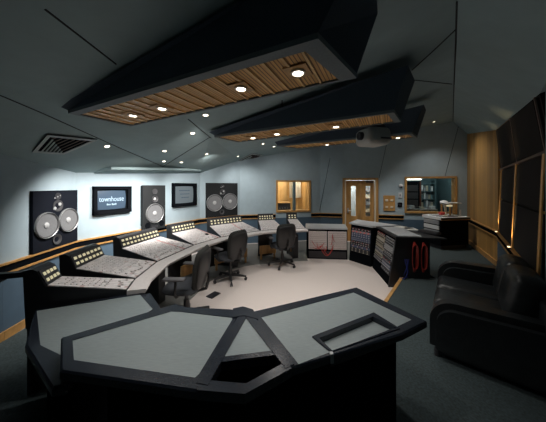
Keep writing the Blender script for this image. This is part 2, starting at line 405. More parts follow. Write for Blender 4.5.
# right wall panels: lower field leans out, upper field leans in
p3, d, L, ang = facet(R1, R2)
def rpt(s, off, z): return p3+d*s+Vector((-d.y, d.x, 0))*(-off)*-1*(-1)+Vector((0, 0, z)) if False else p3+d*s+Vector((d.y, -d.x, 0))*(-off)+Vector((0, 0, z))
prof = [(0.0, .9), (.04, 2.12), (-.03, 2.90)]       # (outward offset, height)
def strip(bm, s0, s1, za, zb, proud, thick=.03):
    (o0, h0), (o1, h1) = za, zb
    bot = [rpt(s0, o0-proud, h0), rpt(s1, o0-proud, h0), rpt(s1, o0+thick, h0), rpt(s0, o0+thick, h0)]
    ha, hb = (h1, h1) if h1 < 2.5 else (2.915-.265*s0/L+h1-2.90, 2.915-.265*s1/L+h1-2.90)
    top = [rpt(s0, o1-proud, ha), rpt(s1, o1-proud, hb), rpt(s1, o1+thick, hb), rpt(s0, o1+thick, ha)]
    hull(bm, bot, top)
bm = NB(); strip(bm, 0, L, prof[0], prof[1], 0, .1); strip(bm, 0, L, prof[1], prof[2], 0, .1); struct('wall_right_panel_backing', bm, M['browncloth'])
def sR(px): return on_facet(R1, R2, px)[0]
cols = [sR(500.2), sR(514.5), sR(541.5), L]
z155 = (0.04*.53, 1.55)
for i in range(3):
    a, b = cols[i]+.04, cols[i+1]-.04
    for j, (za, zb) in enumerate([((.005, .93), (z155[0]-.001, 1.535)), ((z155[0], 1.565), (.039, 2.09)), ((.037, 2.15), (-.028, 2.88))]):
        bm = NB(); strip(bm, a, b, za, zb, .02, .0)
        o = obj('acoustic_panel', bm, M['browncloth'])
        tag(o, ['dark cloth acoustic panel just above right rail', 'dark cloth acoustic panel in middle tier of right wall', 'dark cloth acoustic panel at top of right wall'][j] + [', beside the boarded wood', ', middle bay', ', bay nearest camera'][i], 'acoustic panel', 'acoustic panels on the right wall')
for i in range(3):
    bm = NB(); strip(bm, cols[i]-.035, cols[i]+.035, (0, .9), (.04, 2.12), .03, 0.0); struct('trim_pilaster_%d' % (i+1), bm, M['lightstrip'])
    bm = NB(); strip(bm, cols[i]-.02, cols[i]+.02, (.04, 2.12), (-.03, 2.90), .02, 0.0); struct('trim_upper_batten_%d' % (i+1), bm, M['trimdark'])
bm = NB(); strip(bm, 0, L, (.04, 2.105), (.037, 2.135), .03, 0); struct('trim_panel_rail', bm, M['trimdark'])
for i in range(3):
    t = thing('wall_uplight', ['small glowing uplight on the rail by the boarded wood wall, farthest of three', 'small glowing uplight on the right wall rail, middle of three', 'small glowing uplight on the right wall rail behind the sofa back, nearest of three'][i], 'wall light', rpt(cols[i], -.055, .905), math.atan2(d.y, d.x), 'uplights on the right wall rail')
    bm = NB(); box(bm, (0, 0, .01), (.07, .04, .02), None, .004); obj('lamp_housing', bm, M['trimdark'], t)
    bm = NB(); box(bm, (0, 0, .023), (.05, .026, .008)); obj('lamp_lens', bm, M['uplens'], t)
    ld = bpy.data.lights.new('uplight_lamp', 'SPOT'); ld.energy = 30; ld.color = (1, .66, .32); ld.spot_size = math.radians(34); ld.spot_blend = .9; ld.shadow_soft_size = .02
    lo = bpy.data.objects.new('uplight_lamp', ld); C.objects.link(lo); lo.parent = t; lo.location = (0, -.03, .035); lo.rotation_euler = (PI-.17, 0, 0)

# ------------------------------------------------------------------ windows and door in the back wall
def frame_at(p, q): return facet(p, q)
def window(name, pq, W, mull=None):
    p3, d, L, a = facet(*pq); x0, x1, z0, z1 = W; f = .055
    bm = NB()
    box(bm, ((x0+x1)/2, .06, z1-f/2), (x1-x0, .20, f)); box(bm, ((x0+x1)/2, .06, z0+f/2), (x1-x0, .20, f))
    box(bm, (x0+f/2, .06, (z0+z1)/2), (f, .20, z1-z0-2*f)); box(bm, (x1-f/2, .06, (z0+z1)/2), (f, .20, z1-z0-2*f))
    o = struct(name, bm, M['woodplain']); o.location = p3; o.rotation_euler = (0, 0, a)
    bm = NB(); box(bm, ((x0+x1)/2, .07, (z0+z1)/2), (x1-x0-2*f+.01, .01, z1-z0-2*f+.01)); obj('window_pane', bm, M['glass'], o)
    if mull:
        bm = NB(); box(bm, (mull, .06, (z0+z1)/2), (.07, .14, z1-z0-2*f)); obj('mullion', bm, M['teak'], o)
    return o
m1, _ = on_facet(B1, B2, 294.5)
window('window_1', (B1, B2), W1, m1)
window('window_2', (B2, CR), W2)
p3, d, L, a = facet(B2, CR); x0, x1, z0, z1 = D1
bm = NB(); f = .07
box(bm, (x0+f/2, .05, z1/2), (f, .22, z1)); box(bm, (x1-f/2, .05, z1/2), (f, .22, z1)); box(bm, ((x0+x1)/2, .05, z1-f/2), (x1-x0, .22, f))
dr = struct('door_1', bm, M['woodplain']); dr.location = p3; dr.rotation_euler = (0, 0, a)
bm = NB(); box(bm, (x0+f+.02, -.02, (z1-f)/2), (.035, .07, z1-f)); box(bm, (x1-f-.02, -.02, (z1-f)/2), (.035, .07, z1-f)); obj('door_jamb', bm, M['cream'], dr)
xa, xb = x0+f+.04, x1-f-.04; xm = xa+(xb-xa)*.62
def leaf(nm, a0, a1, v0, v1):
    bm = NB(); zt = z1-f-.01; y = .06; th = .045; zv0, zv1 = .82, 1.80
    box(bm, ((a0+v0)/2, y, zt/2), (v0-a0, th, zt)); box(bm, ((v1+a1)/2, y, zt/2), (a1-v1, th, zt))
    box(bm, ((v0+v1)/2, y, zv0/2), (v1-v0, th, zv0)); box(bm, ((v0+v1)/2, y, (zv1+zt)/2), (v1-v0, th, zt-zv1))
    o = obj('door_leaf', bm, M['woodplain'], dr)
    bm = NB(); box(bm, ((v0+v1)/2, y, (zv0+zv1)/2), (v1-v0, .008, zv1-zv0)); obj('vision_pane', bm, M['glass'], o)
    return o
s1, _ = on_facet(B2, CR, 351.2); s2, _ = on_facet(B2, CR, 356); s3, _ = on_facet(B2, CR, 365.8); s4, _ = on_facet(B2, CR, 370.5)
l1 = leaf('door_leaf', xa, (s2+s3)/2-.003, s1, s2); leaf('door_leaf', (s2+s3)/2+.003, xb, s3, s4)
bm = NB(); box(bm, (xa+.06, .03, 1.0), (.05, .012, .16)); cyl(bm, (xa+.06, -.02, 1.0), (xa+.06, .03, 1.0), .009); cyl(bm, (xa+.06, -.02, 1.0), (xa+.15, -.02, 1.0), .010); obj('door_handle', bm, M['silver'], l1)
bm = NB(); box(bm, (s4-.02, .02, z1-f-.06), (.22, .05, .055), None, .01); box(bm, (s4-.14, .0, z1-f-.03), (.20, .02, .015)); obj('door_closer', bm, M['trimdark'], dr)

# rooms beyond the openings
def beyond(nm, pq, x0, x1, depth, zt, mw, mf):
    p3, d, L, a = facet(*pq); bm = NB(); th = .06
    box(bm, ((x0+x1)/2, .16+depth+th/2, zt/2), (x1-x0, th, zt)); box(bm, (x0-th/2, .16+depth/2, zt/2), (th, depth, zt)); box(bm, (x1+th/2, .16+depth/2, zt/2), (th, depth, zt))
    o = struct('wall_'+nm, bm, mw); bm = NB(); box(bm, ((x0+x1)/2, .16+depth/2, -.05), (x1-x0, depth, .1)); o2 = struct('floor_'+nm, bm, mf)
    bm = NB(); box(bm, ((x0+x1)/2, .16+depth/2, zt+.03), (x1-x0, depth, .06)); o3 = struct('ceiling_'+nm, bm, M['soffit'])
    for q in (o, o2, o3): q.location = p3; q.rotation_euler = (0, 0, a)
    return p3, d, a
def lamp_in(pq, s, y, z, e, col=WARM, size=.5):
    p3, d, L, a = facet(*pq); ld = bpy.data.lights.new('room_lamp', 'POINT'); ld.energy = e; ld.color = col; ld.shadow_soft_size = .12
    o = bpy.data.objects.new('room_lamp', ld); C.objects.link(o); o.location = p3+d*s+Vector((-d.y, d.x, 0))*y+Vector((0, 0, z))
def wall_empty(name, label, cat, pq, s, z, group=None, y=0.0):
    p3, d, L, a = facet(*pq); return thing(name, label, cat, p3+d*s+Vector((-d.y, d.x, 0))*y+Vector((0, 0, z)), a, group)
# booth behind the left window: oak wall, bright curtains, a dark cabinet
beyond('booth', (B1, B2), W1[0]-.5, W1[1]+.55, 1.5, 2.5, M['wood'], M['teal'])
lamp_in((B1, B2), W1[1]-.12, 1.0, 2.3, 44); lamp_in((B1, B2), W1[0]+.1, .7, 2.3, 20)
for k, (px0, px1) in enumerate([(299, 303.2), (305.3, 311.2)]):
    sa = on_facet(B1, B2, px0)[0]; sb = on_facet(B1, B2, px1)[0]; sc_ = 1.24
    pc = ((sa+sb)/2-W1[0])*1.08+W1[0]+.02
    t = wall_empty('curtain', ['pale gathered curtain in the booth, left of the pair in the left window', 'bright pale curtain at right edge of the left window'][k], 'curtain', (B1, B2), pc+.02, 1.33, 'curtains in the booth', 1.45)
    bm = NB(); n = 24; wd = (sb-sa)*1.2
    f0 = [bm.verts.new((-wd/2+wd*i/n, .025*math.sin(i*1.9), 0)) for i in range(n+1)]; f1 = [bm.verts.new((-wd/2+wd*i/n, .025*math.sin(i*1.9), .85)) for i in range(n+1)]
    for i in range(n): bm.faces.new((f0[i], f0[i+1], f1[i+1], f1[i]))
    r = bmesh.ops.solidify(bm, geom=bm.faces[:], thickness=.008)
    obj('curtain_cloth', bm, M['cream'], t, smooth=True)
    bm = NB(); cyl(bm, (-wd/2-.03, 0, .86), (wd/2+.03, 0, .86), .012); obj('curtain_rod', bm, M['trimdark'], t)
t = wall_empty('equipment_cabinet', 'dark low equipment cabinet standing in the booth behind the left window', 'cabinet', (B1, B2), W1[0]+.42, 0, None, 1.25)
bm = NB(); box(bm, (0, 0, .58), (.72, .45, 1.16), None, .01); obj('body', bm, M['gear'], t)
bm = NB(); box(bm, (0, -.005, 1.175), (.76, .50, .03)); obj('top', bm, M['woodplain'], t)
for k in range(3):
    bm = NB(); box(bm, (0, -.232, .98-k*.17), (.62, .015, .14)); p_ = obj('equipment_panel', bm, M['gear'], t)
    for i in range(6):
        bm = NB(); cyl(bm, (-.25+i*.1, -.24, .98-k*.17), (-.25+i*.1, -.256, .98-k*.17), .014, seg=8); obj('knob', bm, M['silver'], p_)
# corridor behind the door
p3, d, L, a = facet(B2, CR)
beyond('corridor', (B2, CR), D1[0]-.25, D1[1]+.25, 1.1, 2.5, M['soffit'], M['grey_carpet']); lamp_in((B2, CR), (D1[0]+D1[1])/2-.1, .65, 2.3, 30)
t = wall_empty('wall_shelf', 'shelving with stored boxes seen through the right pane of the double door', 'shelf', (B2, CR), s4+.06, 0, None, 1.02)
bm = NB()
for k in range(7): box(bm, (0, 0, .35+k*.25), (.34, .28, .02))
box(bm, (-.17, 0, .95), (.02, .28, 1.9)); box(bm, (.17, 0, .95), (.02, .28, 1.9)); obj('shelf_frame', bm, M['trimdark'], t)
for k in range(5):
    o = obj('storage_box', NB() if False else (lambda b: (box(b, (0, 0, .07), (.24, .2, .14)), b)[1])(NB()), [M['geargrey'], M['cream']][k % 2])
    p_, d_, L_, a_ = facet(B2, CR); v = p_+d_*(s4+.06)+Vector((-d_.y, d_.x, 0))*1.02; o.location = (v.x, v.y, .61+k*.25); o.rotation_euler = (0, 0, a_)
    tag(o, '%s box on the corridor shelf, %s from the bottom' % (['grey', 'cream'][k % 2], ['lowest', 'second', 'third', 'fourth', 'fifth'][k]), 'box', 'boxes on the corridor shelf')
# machine room behind the right window
xr0, xr1 = W2[0]-.12, W2[1]+.5
beyond('machine_room', (B2, CR), xr0, xr1, 2.2, 2.6, M['teak'], M['teal'])
t = wall_empty('strip_light', 'glowing fluorescent strip light hanging in the room behind the right window', 'light', (B2, CR), W2[0]+.42, 2.03, None, .9)
bm = NB(); box(bm, (0, 0, .03), (.80, .10, .04)); obj('housing', bm, M['white'], t)
bm = NB(); cyl(bm, (-.36, 0, -.005), (.36, 0, -.005), .018); obj('tube', bm, M['tube'], t)
for sx in (-.3, .3):
    bm = NB(); cyl(bm, (sx, 0, .05), (sx, 0, .56), .006); obj('suspension_rod', bm, M['gear'], t)
lamp_in((B2, CR), W2[0]+.45, .40, 2.42, 5, (1, .97, .85))
t = wall_empty('equipment_desk', 'pale desk cluttered with gear just behind the right window', 'desk', (B2, CR), W2[0]+.52, 0, None, .62)
bm = NB(); box(bm, (0, 0, 1.05), (1.05, .5, .04)); obj('desk_top', bm, M['counter'], t)
for k in range(4):
    bm = NB(); box(bm, ((-.48, .48)[k % 2], (-.2, .2)[k//2], .515), (.05, .05, 1.03)); obj('leg', bm, M['gear'], t)
gl = []
for k in range(7):
    bm = NB(); hgt = random.uniform(.05, .13); wd = random.uniform(.08, .15)
    box(bm, (0, 0, hgt/2), (wd, .16, hgt), None, .006)
    o = obj('desktop_device', bm, [M['gearcream'], M['geargrey'], M['white'], M['gear']][k % 4]); p_, d_, L_, a_ = facet(B2, CR)
    v = p_+d_*(W2[0]+.1+k*.145)+Vector((-d_.y, d_.x, 0))*.58; o.location = (v.x, v.y, 1.07); o.rotation_euler = (0, 0, a_)
    tag(o, 'small %s device on the desk behind the right window, %s from the left' % (['cream', 'grey', 'white', 'black'][k % 4], ['first', 'second', 'third', 'fourth', 'fifth', 'sixth', 'seventh'][k]), 'device', 'devices on the desk behind the window')
t = wall_empty('tape_rack', 'tall dark equipment rack in the room behind the right window', 'rack', (B2, CR), W2[0]+.52, 0, None, 1.5)
bm = NB(); box(bm, (0, 0, .98), (.66, .5, 1.96), None, .01); obj('body', bm, M['matte'], t)
for k in range(3):
    bm = NB(); box(bm, (0, -.258, 1.2+k*.26), (.56, .02, .22)); obj('rack_unit', bm, M['gear'], t)
bm = NB(); box(bm, (.37, -.1, .98), (.04, .3, 1.96)); obj('side_trim', bm, M['rust'], t)
t = wall_empty('shelf_unit', 'green shelf unit of stored tapes behind the right window', 'shelf', (B2, CR), W2[0]+1.28, 0, None, 2.0)
bm = NB()
for k in range(6): box(bm, (0, 0, .4+k*.3), (.62, .3, .025))
box(bm, (-.31, 0, 1.0), (.03, .3, 2.0)); box(bm, (.31, 0, 1.0), (.03, .3, 2.0)); obj('shelf_frame', bm, M['teak'], t)
for r in range(3):
    for k in range(6):
        bm = NB(); hh = random.uniform(.15, .24); box(bm, (0, 0, hh/2), (.06, .2, hh))
        o = obj('tape_box', bm, [M['geargrey'], M['gearcream'], M['teak'], M['white']][(k+r) % 4]); p_, d_, L_, a_ = facet(B2, CR)
        v = p_+d_*(W2[0]+1.08+k*.08)+Vector((-d_.y, d_.x, 0))*1.95; o.location = (v.x, v.y, .4+(r+2)*.3+.0125); o.rotation_euler = (0, 0, a_)
        tag(o, '%s tape box on the %s shelf behind the right window, %s in its row' % (['grey', 'cream', 'teal', 'white'][(k+r) % 4], ['lowest filled', 'middle filled', 'top'][r], ['first', 'second', 'third', 'fourth', 'fifth', 'last'][k]), 'tape box', 'tape boxes behind the right window')
lamp_in((B2, CR), W2[0]+1.25, .8, 2.45, 8, (.9, 1, .95))

# ------------------------------------------------------------------ wall-mounted things
def px_box(pq, x0, x1, yt, yb):
    s0, Y0 = on_facet(*pq, x0); s1, Y1 = on_facet(*pq, x1); Y = (Y0+Y1)/2
    return s0, s1, zat(Y, yb), zat(Y, yt)
def woofer(parent, cx, cz, r, y0, mc=None):
    """driver facing -y: chrome ring with surround, cone and dust cap"""
    R = Matrix.Translation((cx, y0, cz)) @ Matrix.Rotation(PI/2, 4, 'X')
    bm = NB(); lathe(bm, [(r*.94, 0), (r*.94, .020), (r*.97, .026), (r, .018), (r, 0)], R); k = obj('woofer', bm, M['chrome'], parent, smooth=True)
    bm = NB(); lathe(bm, [(r*.95, .004), (r*.93, .016), (r*.88, .016), (r*.86, .008), (r*.84, .002)], R); obj('surround', bm, M['rubber'], k, smooth=True)
    bm = NB(); lathe(bm, [(r*.87, .012), (r*.6, .006), (r*.24, .0), (0, -.002)], R); obj('cone', bm, mc or M['cone'], k, smooth=True)
    bm = NB(); lathe(bm, [(r*.23, -.002), (r*.21, .008), (r*.13, .016), (0, .020)], R); obj('dust_cap', bm, M['cap'], k, smooth=True)
def big_speaker(label, pq, x0, x1, yt, zb=None):
    s0, s1, z0, z1 = px_box(pq, x0, x1, yt, 240)
    if zb: z0 = zb
    W = s1-s0; H = z1-z0
    t = wall_empty('studio_monitor', label, 'loudspeaker', pq, (s0+s1)/2, z0, 'main monitors set into the walls')
    bm = NB(); box(bm, (0, -.02, H/2), (W, .04, H), None, .004); obj('cabinet', bm, M['baffle'] if x0 > 150 else M['fab'], t)
    r = W*.245; cz = H*.43
    woofer(t, -W*.245, cz-.01, r, -.042); woofer(t, W*.245, cz+.01, r, -.042)
    R = Matrix.Translation((0, -.042, 0)) @ Matrix.Rotation(PI/2, 4, 'X')
    bm = NB(); lathe(bm, [(.075, 0), (.075, .012), (.05, .006), (.02, -.012), (0, -.005)], Matrix.Translation((-.02, -.042, H*.14)) @ Matrix.Rotation(PI/2, 4, 'X')); obj('port_horn', bm, M['rubber'], t, smooth=True)
    bm = NB(); lathe(bm, [(.085, 0), (.085, .006), (.055, .004), (.03, -.01), (0, -.004)], Matrix.Translation((0, -.042, H*.73)) @ Matrix.Rotation(PI/2, 4, 'X')); h = obj('midrange_horn', bm, M['rubber'], t, smooth=True)
    bm = NB(); lathe(bm, [(0, .012), (.022, .008), (.026, 0)], Matrix.Translation((-.055, -.042, H*.69)) @ Matrix.Rotation(PI/2, 4, 'X')); lathe(bm, [(0, .012), (.022, .008), (.026, 0)], Matrix.Translation((.03, -.042, H*.755)) @ Matrix.Rotation(PI/2, 4, 'X')); obj('horn_bolt', bm, M['cap'], h, smooth=True)
    bm = NB(); lathe(bm, [(.05, 0), (.05, .006), (.03, .002), (0, .002)], Matrix.Translation((.0, -.042, H*.90)) @ Matrix.Rotation(PI/2, 4, 'X')); k = obj('tweeter', bm, M['gear'], t, smooth=True)
    for q in range(3):
        bm = NB(); lathe(bm, [(0, .006), (.010, .004), (.012, 0)], Matrix.Translation((-.05+.045*q, -.042, H*(.87+.02*q))) @ Matrix.Rotation(PI/2, 4, 'X'), 10); obj('tweeter_bolt', bm, M['silver'], k)
big_speaker('large square black loudspeaker with twin grey woofers on the dark left wall', (A1, BC), 29.5, 75, 190.5, .905)
big_speaker('large square loudspeaker with twin woofers to the right of the second screen', (CC, B1), 205.5, 237, 183, .905)
# middle loudspeaker
pq = (BC, CC); s0, s1, z0, z1 = px_box(pq, 140, 162.5, 185.3, 229); W = s1-s0; z0 = .855; H = z1-z0
t = wall_empty('studio_monitor', 'tall grey loudspeaker with one big woofer between the two screens', 'loudspeaker', pq, (s0+s1)/2, z0)
bm = NB(); box(bm, (0, -.071, H/2), (W, .058, H), None, .006); box(bm, (0, -.02, H/2+.05), (W-.02, .05, H-.12)); obj('cabinet', bm, M['midbaffle'], t)
woofer(t, 0, H*.37, W*.40, -.102)
Rm = lambda x, z: Matrix.Translation((x, -.102, z)) @ Matrix.Rotation(PI/2, 4, 'X')
bm = NB(); lathe(bm, [(.075, 0), (.075, .012), (.055, .006), (.03, -.012), (0, -.002)], Rm(0, H*.69)); h = obj('midrange', bm, M['rubber'], t, smooth=True)
bm = NB(); lathe(bm, [(0, .018), (.022, .012), (.032, 0)], Rm(0, H*.69)); obj('dust_cap', bm, M['cap'], h, smooth=True)
bm = NB(); lathe(bm, [(.06, 0), (.06, .008), (.04, .004), (.0, .004)], Rm(0, H*.86)); obj('tweeter', bm, M['rubber'], t, smooth=True)
for sx in (-1, 1):
    bm = NB(); lathe(bm, [(.06, 0), (.06, .006), (.045, .002), (0, .001)], Rm(sx*W*.31, H*.12)); obj('bass_port', bm, M['matte'], t, smooth=True)
bm = NB(); box(bm, (0, -.103, H*.07), (W*.28, .006, .05)); obj('badge_plate', bm, M['gear'], t)

def text_mesh(name, body, size, m, parent, loc):
    cu = bpy.data.curves.new(name, 'FONT'); cu.body = body; cu.size = size; cu.align_x = 'CENTER'; cu.align_y = 'CENTER'; cu.extrude = .0015
    tmp = bpy.data.objects.new(name+'_tmp', cu); C.objects.link(tmp)
    dg = bpy.context.evaluated_depsgraph_get(); dg.update(); me = bpy.data.meshes.new_from_object(tmp.evaluated_get(dg))
    bpy.data.objects.remove(tmp); o = bpy.data.objects.new(name, me); C.objects.link(o); me.materials.clear(); me.materials.append(m)
    o.parent = parent; o.location = loc; o.rotation_euler = (PI/2, 0, 0); o.scale = (1, 1.4, 1); return o
def screen(label, x0, x1, yt, yb, lines):
    s0, s1, z0, z1 = px_box((BC, CC), x0, x1, yt, yb); W = s1-s0; H = z1-z0; b = .07
    t = wall_empty('video_monitor', label, 'monitor', (BC, CC), (s0+s1)/2, z0, 'screens set into the front wall')
    bm = NB(); box(bm, (0, -.005, H/2), (W, .03, H)); obj('housing', bm, M['matte'], t)
    bm = NB(); y = -.045; th = .06
    for c_, s_ in [((0, y, b*.45), (W, th, b*.9)), ((0, y, H-b*.4), (W, th, b*.8)), ((-W/2+b*.35, y, H/2), (b*.7, th, H)), ((W/2-b*.5, y, H/2), (b, th, H))]: box(bm, c_, s_)
    obj('bezel', bm, M['matte'], t)
    bm = NB(); n = 10; vs = []
    x_0, x_1, z_0, z_1 = -W/2+b*.7, W/2-b*1.3, b*1.1, H-b*1.1
    for j in range(n+1):
        for i in range(n+1):
            u, v = i/n*2-1, j/n*2-1
            vs.append(bm.verts.new(((x_0+x_1)/2+(x_1-x_0)/2*u*(1-.03*v*v), -.022-.022*(1-.5*u*u-.5*v*v), (z_0+z_1)/2+(z_1-z_0)/2*v*(1-.04*u*u))))
    for j in range(n):
        for i in range(n): bm.faces.new((vs[j*(n+1)+i], vs[j*(n+1)+i+1], vs[(j+1)*(n+1)+i+1], vs[(j+1)*(n+1)+i]))
    s = obj('screen', bm, M['screen' if lines else 'haze'], t, smooth=True)
    xc = (x_0+x_1)/2
    if lines:
        text_mesh('screen_text', 'townhouse', .092, M['glyph'], s, (xc-.005, -.047, H*.53))
        bm = NB()
        for k, q in enumerate([-.08, -.058, -.036, .0, .018, .04, .062]): box(bm, (xc+q, -.046, H*.335+(.004 if k % 3 == 0 else 0)), (.016, .003, .022+(.008 if k % 3 == 0 else 0)))
        obj('caption_marks', bm, M['glyph'], s)
    else:
        bm = NB()
        for k in range(3): box(bm, (xc+.01*k, -.046, H*(.68-.15*k)), (W*.46-.05*k, .002, .014))
        obj('caption_marks', bm, M['screen'], s)
screen('black framed screen showing pale blue lettering, left of the middle loudspeaker', 92, 129.5, 186.3, 213.2, True)
screen('black framed screen with hazy blue picture, right of the middle loudspeaker', 171.5, 195, 183.2, 206, False)

# plates beside the right window
pq = (B2, CR)
s0, s1, z0, z1 = px_box(pq, 383.3, 394.8, 195.5, 210.8)
t = wall_empty('connector_panel', 'oak wall plate with four pale square buttons between door and right window', 'wall plate', pq, (s0+s1)/2, z0)
W = s1-s0; H = z1-z0
bm = NB(); box(bm, (0, -.012, H/2), (W, .024, H), None, .004); obj('plate', bm, M['woodplain'], t)
for i in range(4):
    bm = NB(); box(bm, ((-.22, .22)[i % 2]*W, -.03, H*(.25, .68)[i//2]), (.075, .02, .06), None, .006); obj('button', bm, M['cream'], t)
for nm, lab, x, y0, y1, wpx, m in [('wall_switch', 'small white wall switch above the black wall socket', 400, 192.6, 197.8, 3.4, 'white'), ('wall_socket', 'small black wall socket below the white switch', 399.8, 202.5, 207, 4.4, 'matte')]:
    s0, s1, z0, z1 = px_box(pq, x-wpx/2, x+wpx/2, y0, y1); t = wall_empty(nm, lab, 'wall plate', pq, (s0+s1)/2, z0)
    bm = NB(); box(bm, (0, -.01, (z1-z0)/2), (s1-s0, .02, z1-z0), None, .006); obj('plate', bm, M[m], t)
    bm = NB(); box(bm, (0, -.022, (z1-z0)/2), ((s1-s0)*.4, .008, (z1-z0)*.4), None, .002); obj('rocker', bm, M['geargrey' if m == 'white' else 'gear'], t)
s0, s1, z0, z1 = px_box(pq, 399, 402.6, 183, 188.5)
t = wall_empty('wall_sensor', 'small round white sensor with dark lens high beside the right window', 'sensor', pq, (s0+s1)/2, (z0+z1)/2)
bm = NB(); lathe(bm, [(0, .06), (.03, .055), (.055, .03), (.06, 0)], Matrix.Rotation(PI/2, 4, 'X')); obj('dome', bm, M['white'], t, smooth=True)
bm = NB(); lathe(bm, [(0, .07), (.02, .068), (.03, .052)], Matrix.Translation((0, 0, -.02)) @ Matrix.Rotation(PI/2+.4, 4, 'X')); obj('eye', bm, M['gear'], t, smooth=True)

# ------------------------------------------------------------------ ceiling clouds
def lamp_spot(parent, loc, e, ang=110, col=WARM, rot=None, size=.035):
    ld = bpy.data.lights.new('recessed_lamp', 'SPOT'); ld.energy = e; ld.color = col; ld.spot_size = math.radians(ang); ld.spot_blend = 1.0; ld.shadow_soft_size = size
    o = bpy.data.objects.new('recessed_lamp', ld); C.objects.link(o); o.parent = parent; o.location = loc
    if rot: o.rotation_euler = rot
    return o
def downlight_parts(parent, r, z=0.0, loc=(0, 0, 0), rot=None):
    bm = NB(); lathe(bm, [(r*.72, .002), (r*.74, -.010), (r, -.008), (r*1.02, .0)]); a = obj('trim_ring', bm, M['lampring'], parent, loc, rot, True)
    bm = NB(); lathe(bm, [(r*.74, -.002), (r*.5, -.006), (0, -.008)]); b = obj('lamp_lens', bm, M['lens'], parent if loc == (0, 0, 0) else a, None, None, True)
    return a
def cloud(label, bot, top, lights, r, rimw, e, group='ceiling clouds'):
    """bot/top: near-left, near-right, far-right, far-left corners in metres"""
    bot = [Vector(p) for p in bot]; top = [Vector(p) for p in top]
    o = bot[0].copy(); t = thing('ceiling_cloud', label, 'ceiling panel', o, 0, group)
    B = [p-o for p in bot]; Tt = [p-o for p in top]
    bm = NB(); hull(bm, [p+Vector((0, 0, .03)) for p in B], Tt); obj('body', bm, M['cloudfab'], t)
    cen = sum(B, Vector())/4
    # grey border round the slatted oak field
    n = 4; inn = []
    for i in range(n):
        a, b_, c_ = B[i-1], B[i], B[(i+1) % n]
        d0 = (b_-a).normalized(); d1 = (c_-b_).normalized(); n0 = Vector((-d0.y, d0.x, 0)); n1 = Vector((-d1.y, d1.x, 0))
        if n0.dot(cen-b_) < 0: n0 = -n0
        if n1.dot(cen-b_) < 0: n1 = -n1
        r0 = rimw[i-1]; r1 = rimw[i]; c01 = n0.dot(n1); al = (r0-r1*c01)/(1-c01*c01); be = (r1-r0*c01)/(1-c01*c01); inn.append(b_+n0*al+n1*be)
    bm = NB(); z3 = Vector((0, 0, .03))
    vb = [bm.verts.new(p) for p in B]; vi = [bm.verts.new(p) for p in inn]; vt = [bm.verts.new(p+z3) for p in B]; vj = [bm.verts.new(p+z3) for p in inn]
    for i in range(n):
        j = (i+1) % n
        for q in ((vb[i], vb[j], vi[j], vi[i]), (vt[j], vt[i], vj[i], vj[j]), (vb[j], vb[i], vt[i], vt[j]), (vi[i], vi[j], vj[j], vj[i])): bm.faces.new(q)
    obj('border', bm, M['cloudrim'], t)
    ax = (B[1]-B[0]); ang = math.atan2(ax.y, ax.x)
    Ri = Matrix.Rotation(-ang, 4, 'Z')
    bm = NB(); hull(bm, [Ri @ (p+Vector((0, 0, .012))) for p in inn], [Ri @ (p+Vector((0, 0, .028))) for p in inn]); s = obj('slat_panel', bm, M['slat'], t); s.rotation_euler = (0, 0, ang)
    # raised oak battens along the slats
    bm = NB(); I = [Ri @ p for p in inn]; ys0 = min(p.y for p in I); ys1 = max(p.y for p in I); xs0 = min(p.x for p in I); xs1 = max(p.x for p in I)
    nb = max(6, int((xs1-xs0)/.115))
    for k in range(1, nb):
        x = xs0+(xs1-xs0)*k/nb
        # clip against the field polygon
        hits = []
        for i in range(4):
            a, b_ = I[i], I[(i+1) % 4]
            if (a.x-x)*(b_.x-x) < 0: hits.append(a.y+(b_.y-a.y)*(x-a.x)/(b_.x-a.x))
        if len(hits) == 2: box(bm, (x, sum(hits)/2, .008), (.016, abs(hits[0]-hits[1]), .010))
    s2 = obj('battens', bm, M['paleoak'], t); s2.rotation_euler = (0, 0, ang)
    for (px, py) in lights:
        v = at(px, py, bot[0].z) - o
        bm = NB(); box(bm, (0, 0, .004), (r*3.2, r*3.2, .010), T((0, 0, 0), ang)); dl = obj('downlight', bm, M['woodplain'], t, v)
        bm = NB(); lathe(bm, [(r*.72, .002), (r*.74, -.012), (r, -.010), (r*1.02, .0)]); obj('trim_ring', bm, M['lampring'], dl, smooth=True)
        bm = NB(); lathe(bm, [(r*.74, -.004), (r*.5, -.008), (0, -.010)]); obj('lamp_lens', bm, M['lens'], dl, smooth=True)
        lamp_spot(dl, (0, 0, -.03), e)
    return t
Z1 = 2.5
b1 = [at(68, 113.5, Z1), at(318, 38.5, Z1), at(357, 78, Z1), at(131, 126.5, Z1)]
cloud('largest ceiling cloud, nearest the camera, black sided with four lamps in its slatted oak underside', b1,
      [(b1[0].x-.06, b1[0].y-.03, Z1+.06), (.42, .92, 2.90), (.685, 1.44, 2.93), (b1[3].x, b1[3].y, Z1+.09)], [(133, 115), (162, 108), (241, 88), (298, 72)], .045, (.07, .10, .025, .04), SPOT_W*.6)
Z2 = 2.5
b2 = [at(214, 137.3, Z2), at(394, 112.5, Z2), at(401, 122, Z2), at(238, 142.5, Z2)]
cloud('middle ceiling cloud with dark blue side and three lamps, beside the projector', b2,
      [(b2[0].x-.07, b2[0].y-.02, Z2+.07), (1.255, 2.045, 2.925), (1.535, 2.38, 2.94), (b2[3].x, b2[3].y, Z2+.1)], [(253, 137.6), (277, 133.7), (336, 126.3)], .047, (.03, .06, .02, .03), SPOT_W)
Z3 = 2.6
b3 = [at(277, 146.5, Z3), at(412, 134, Z3), at(417.5, 137.5, Z3), at(297, 148.6, Z3)]
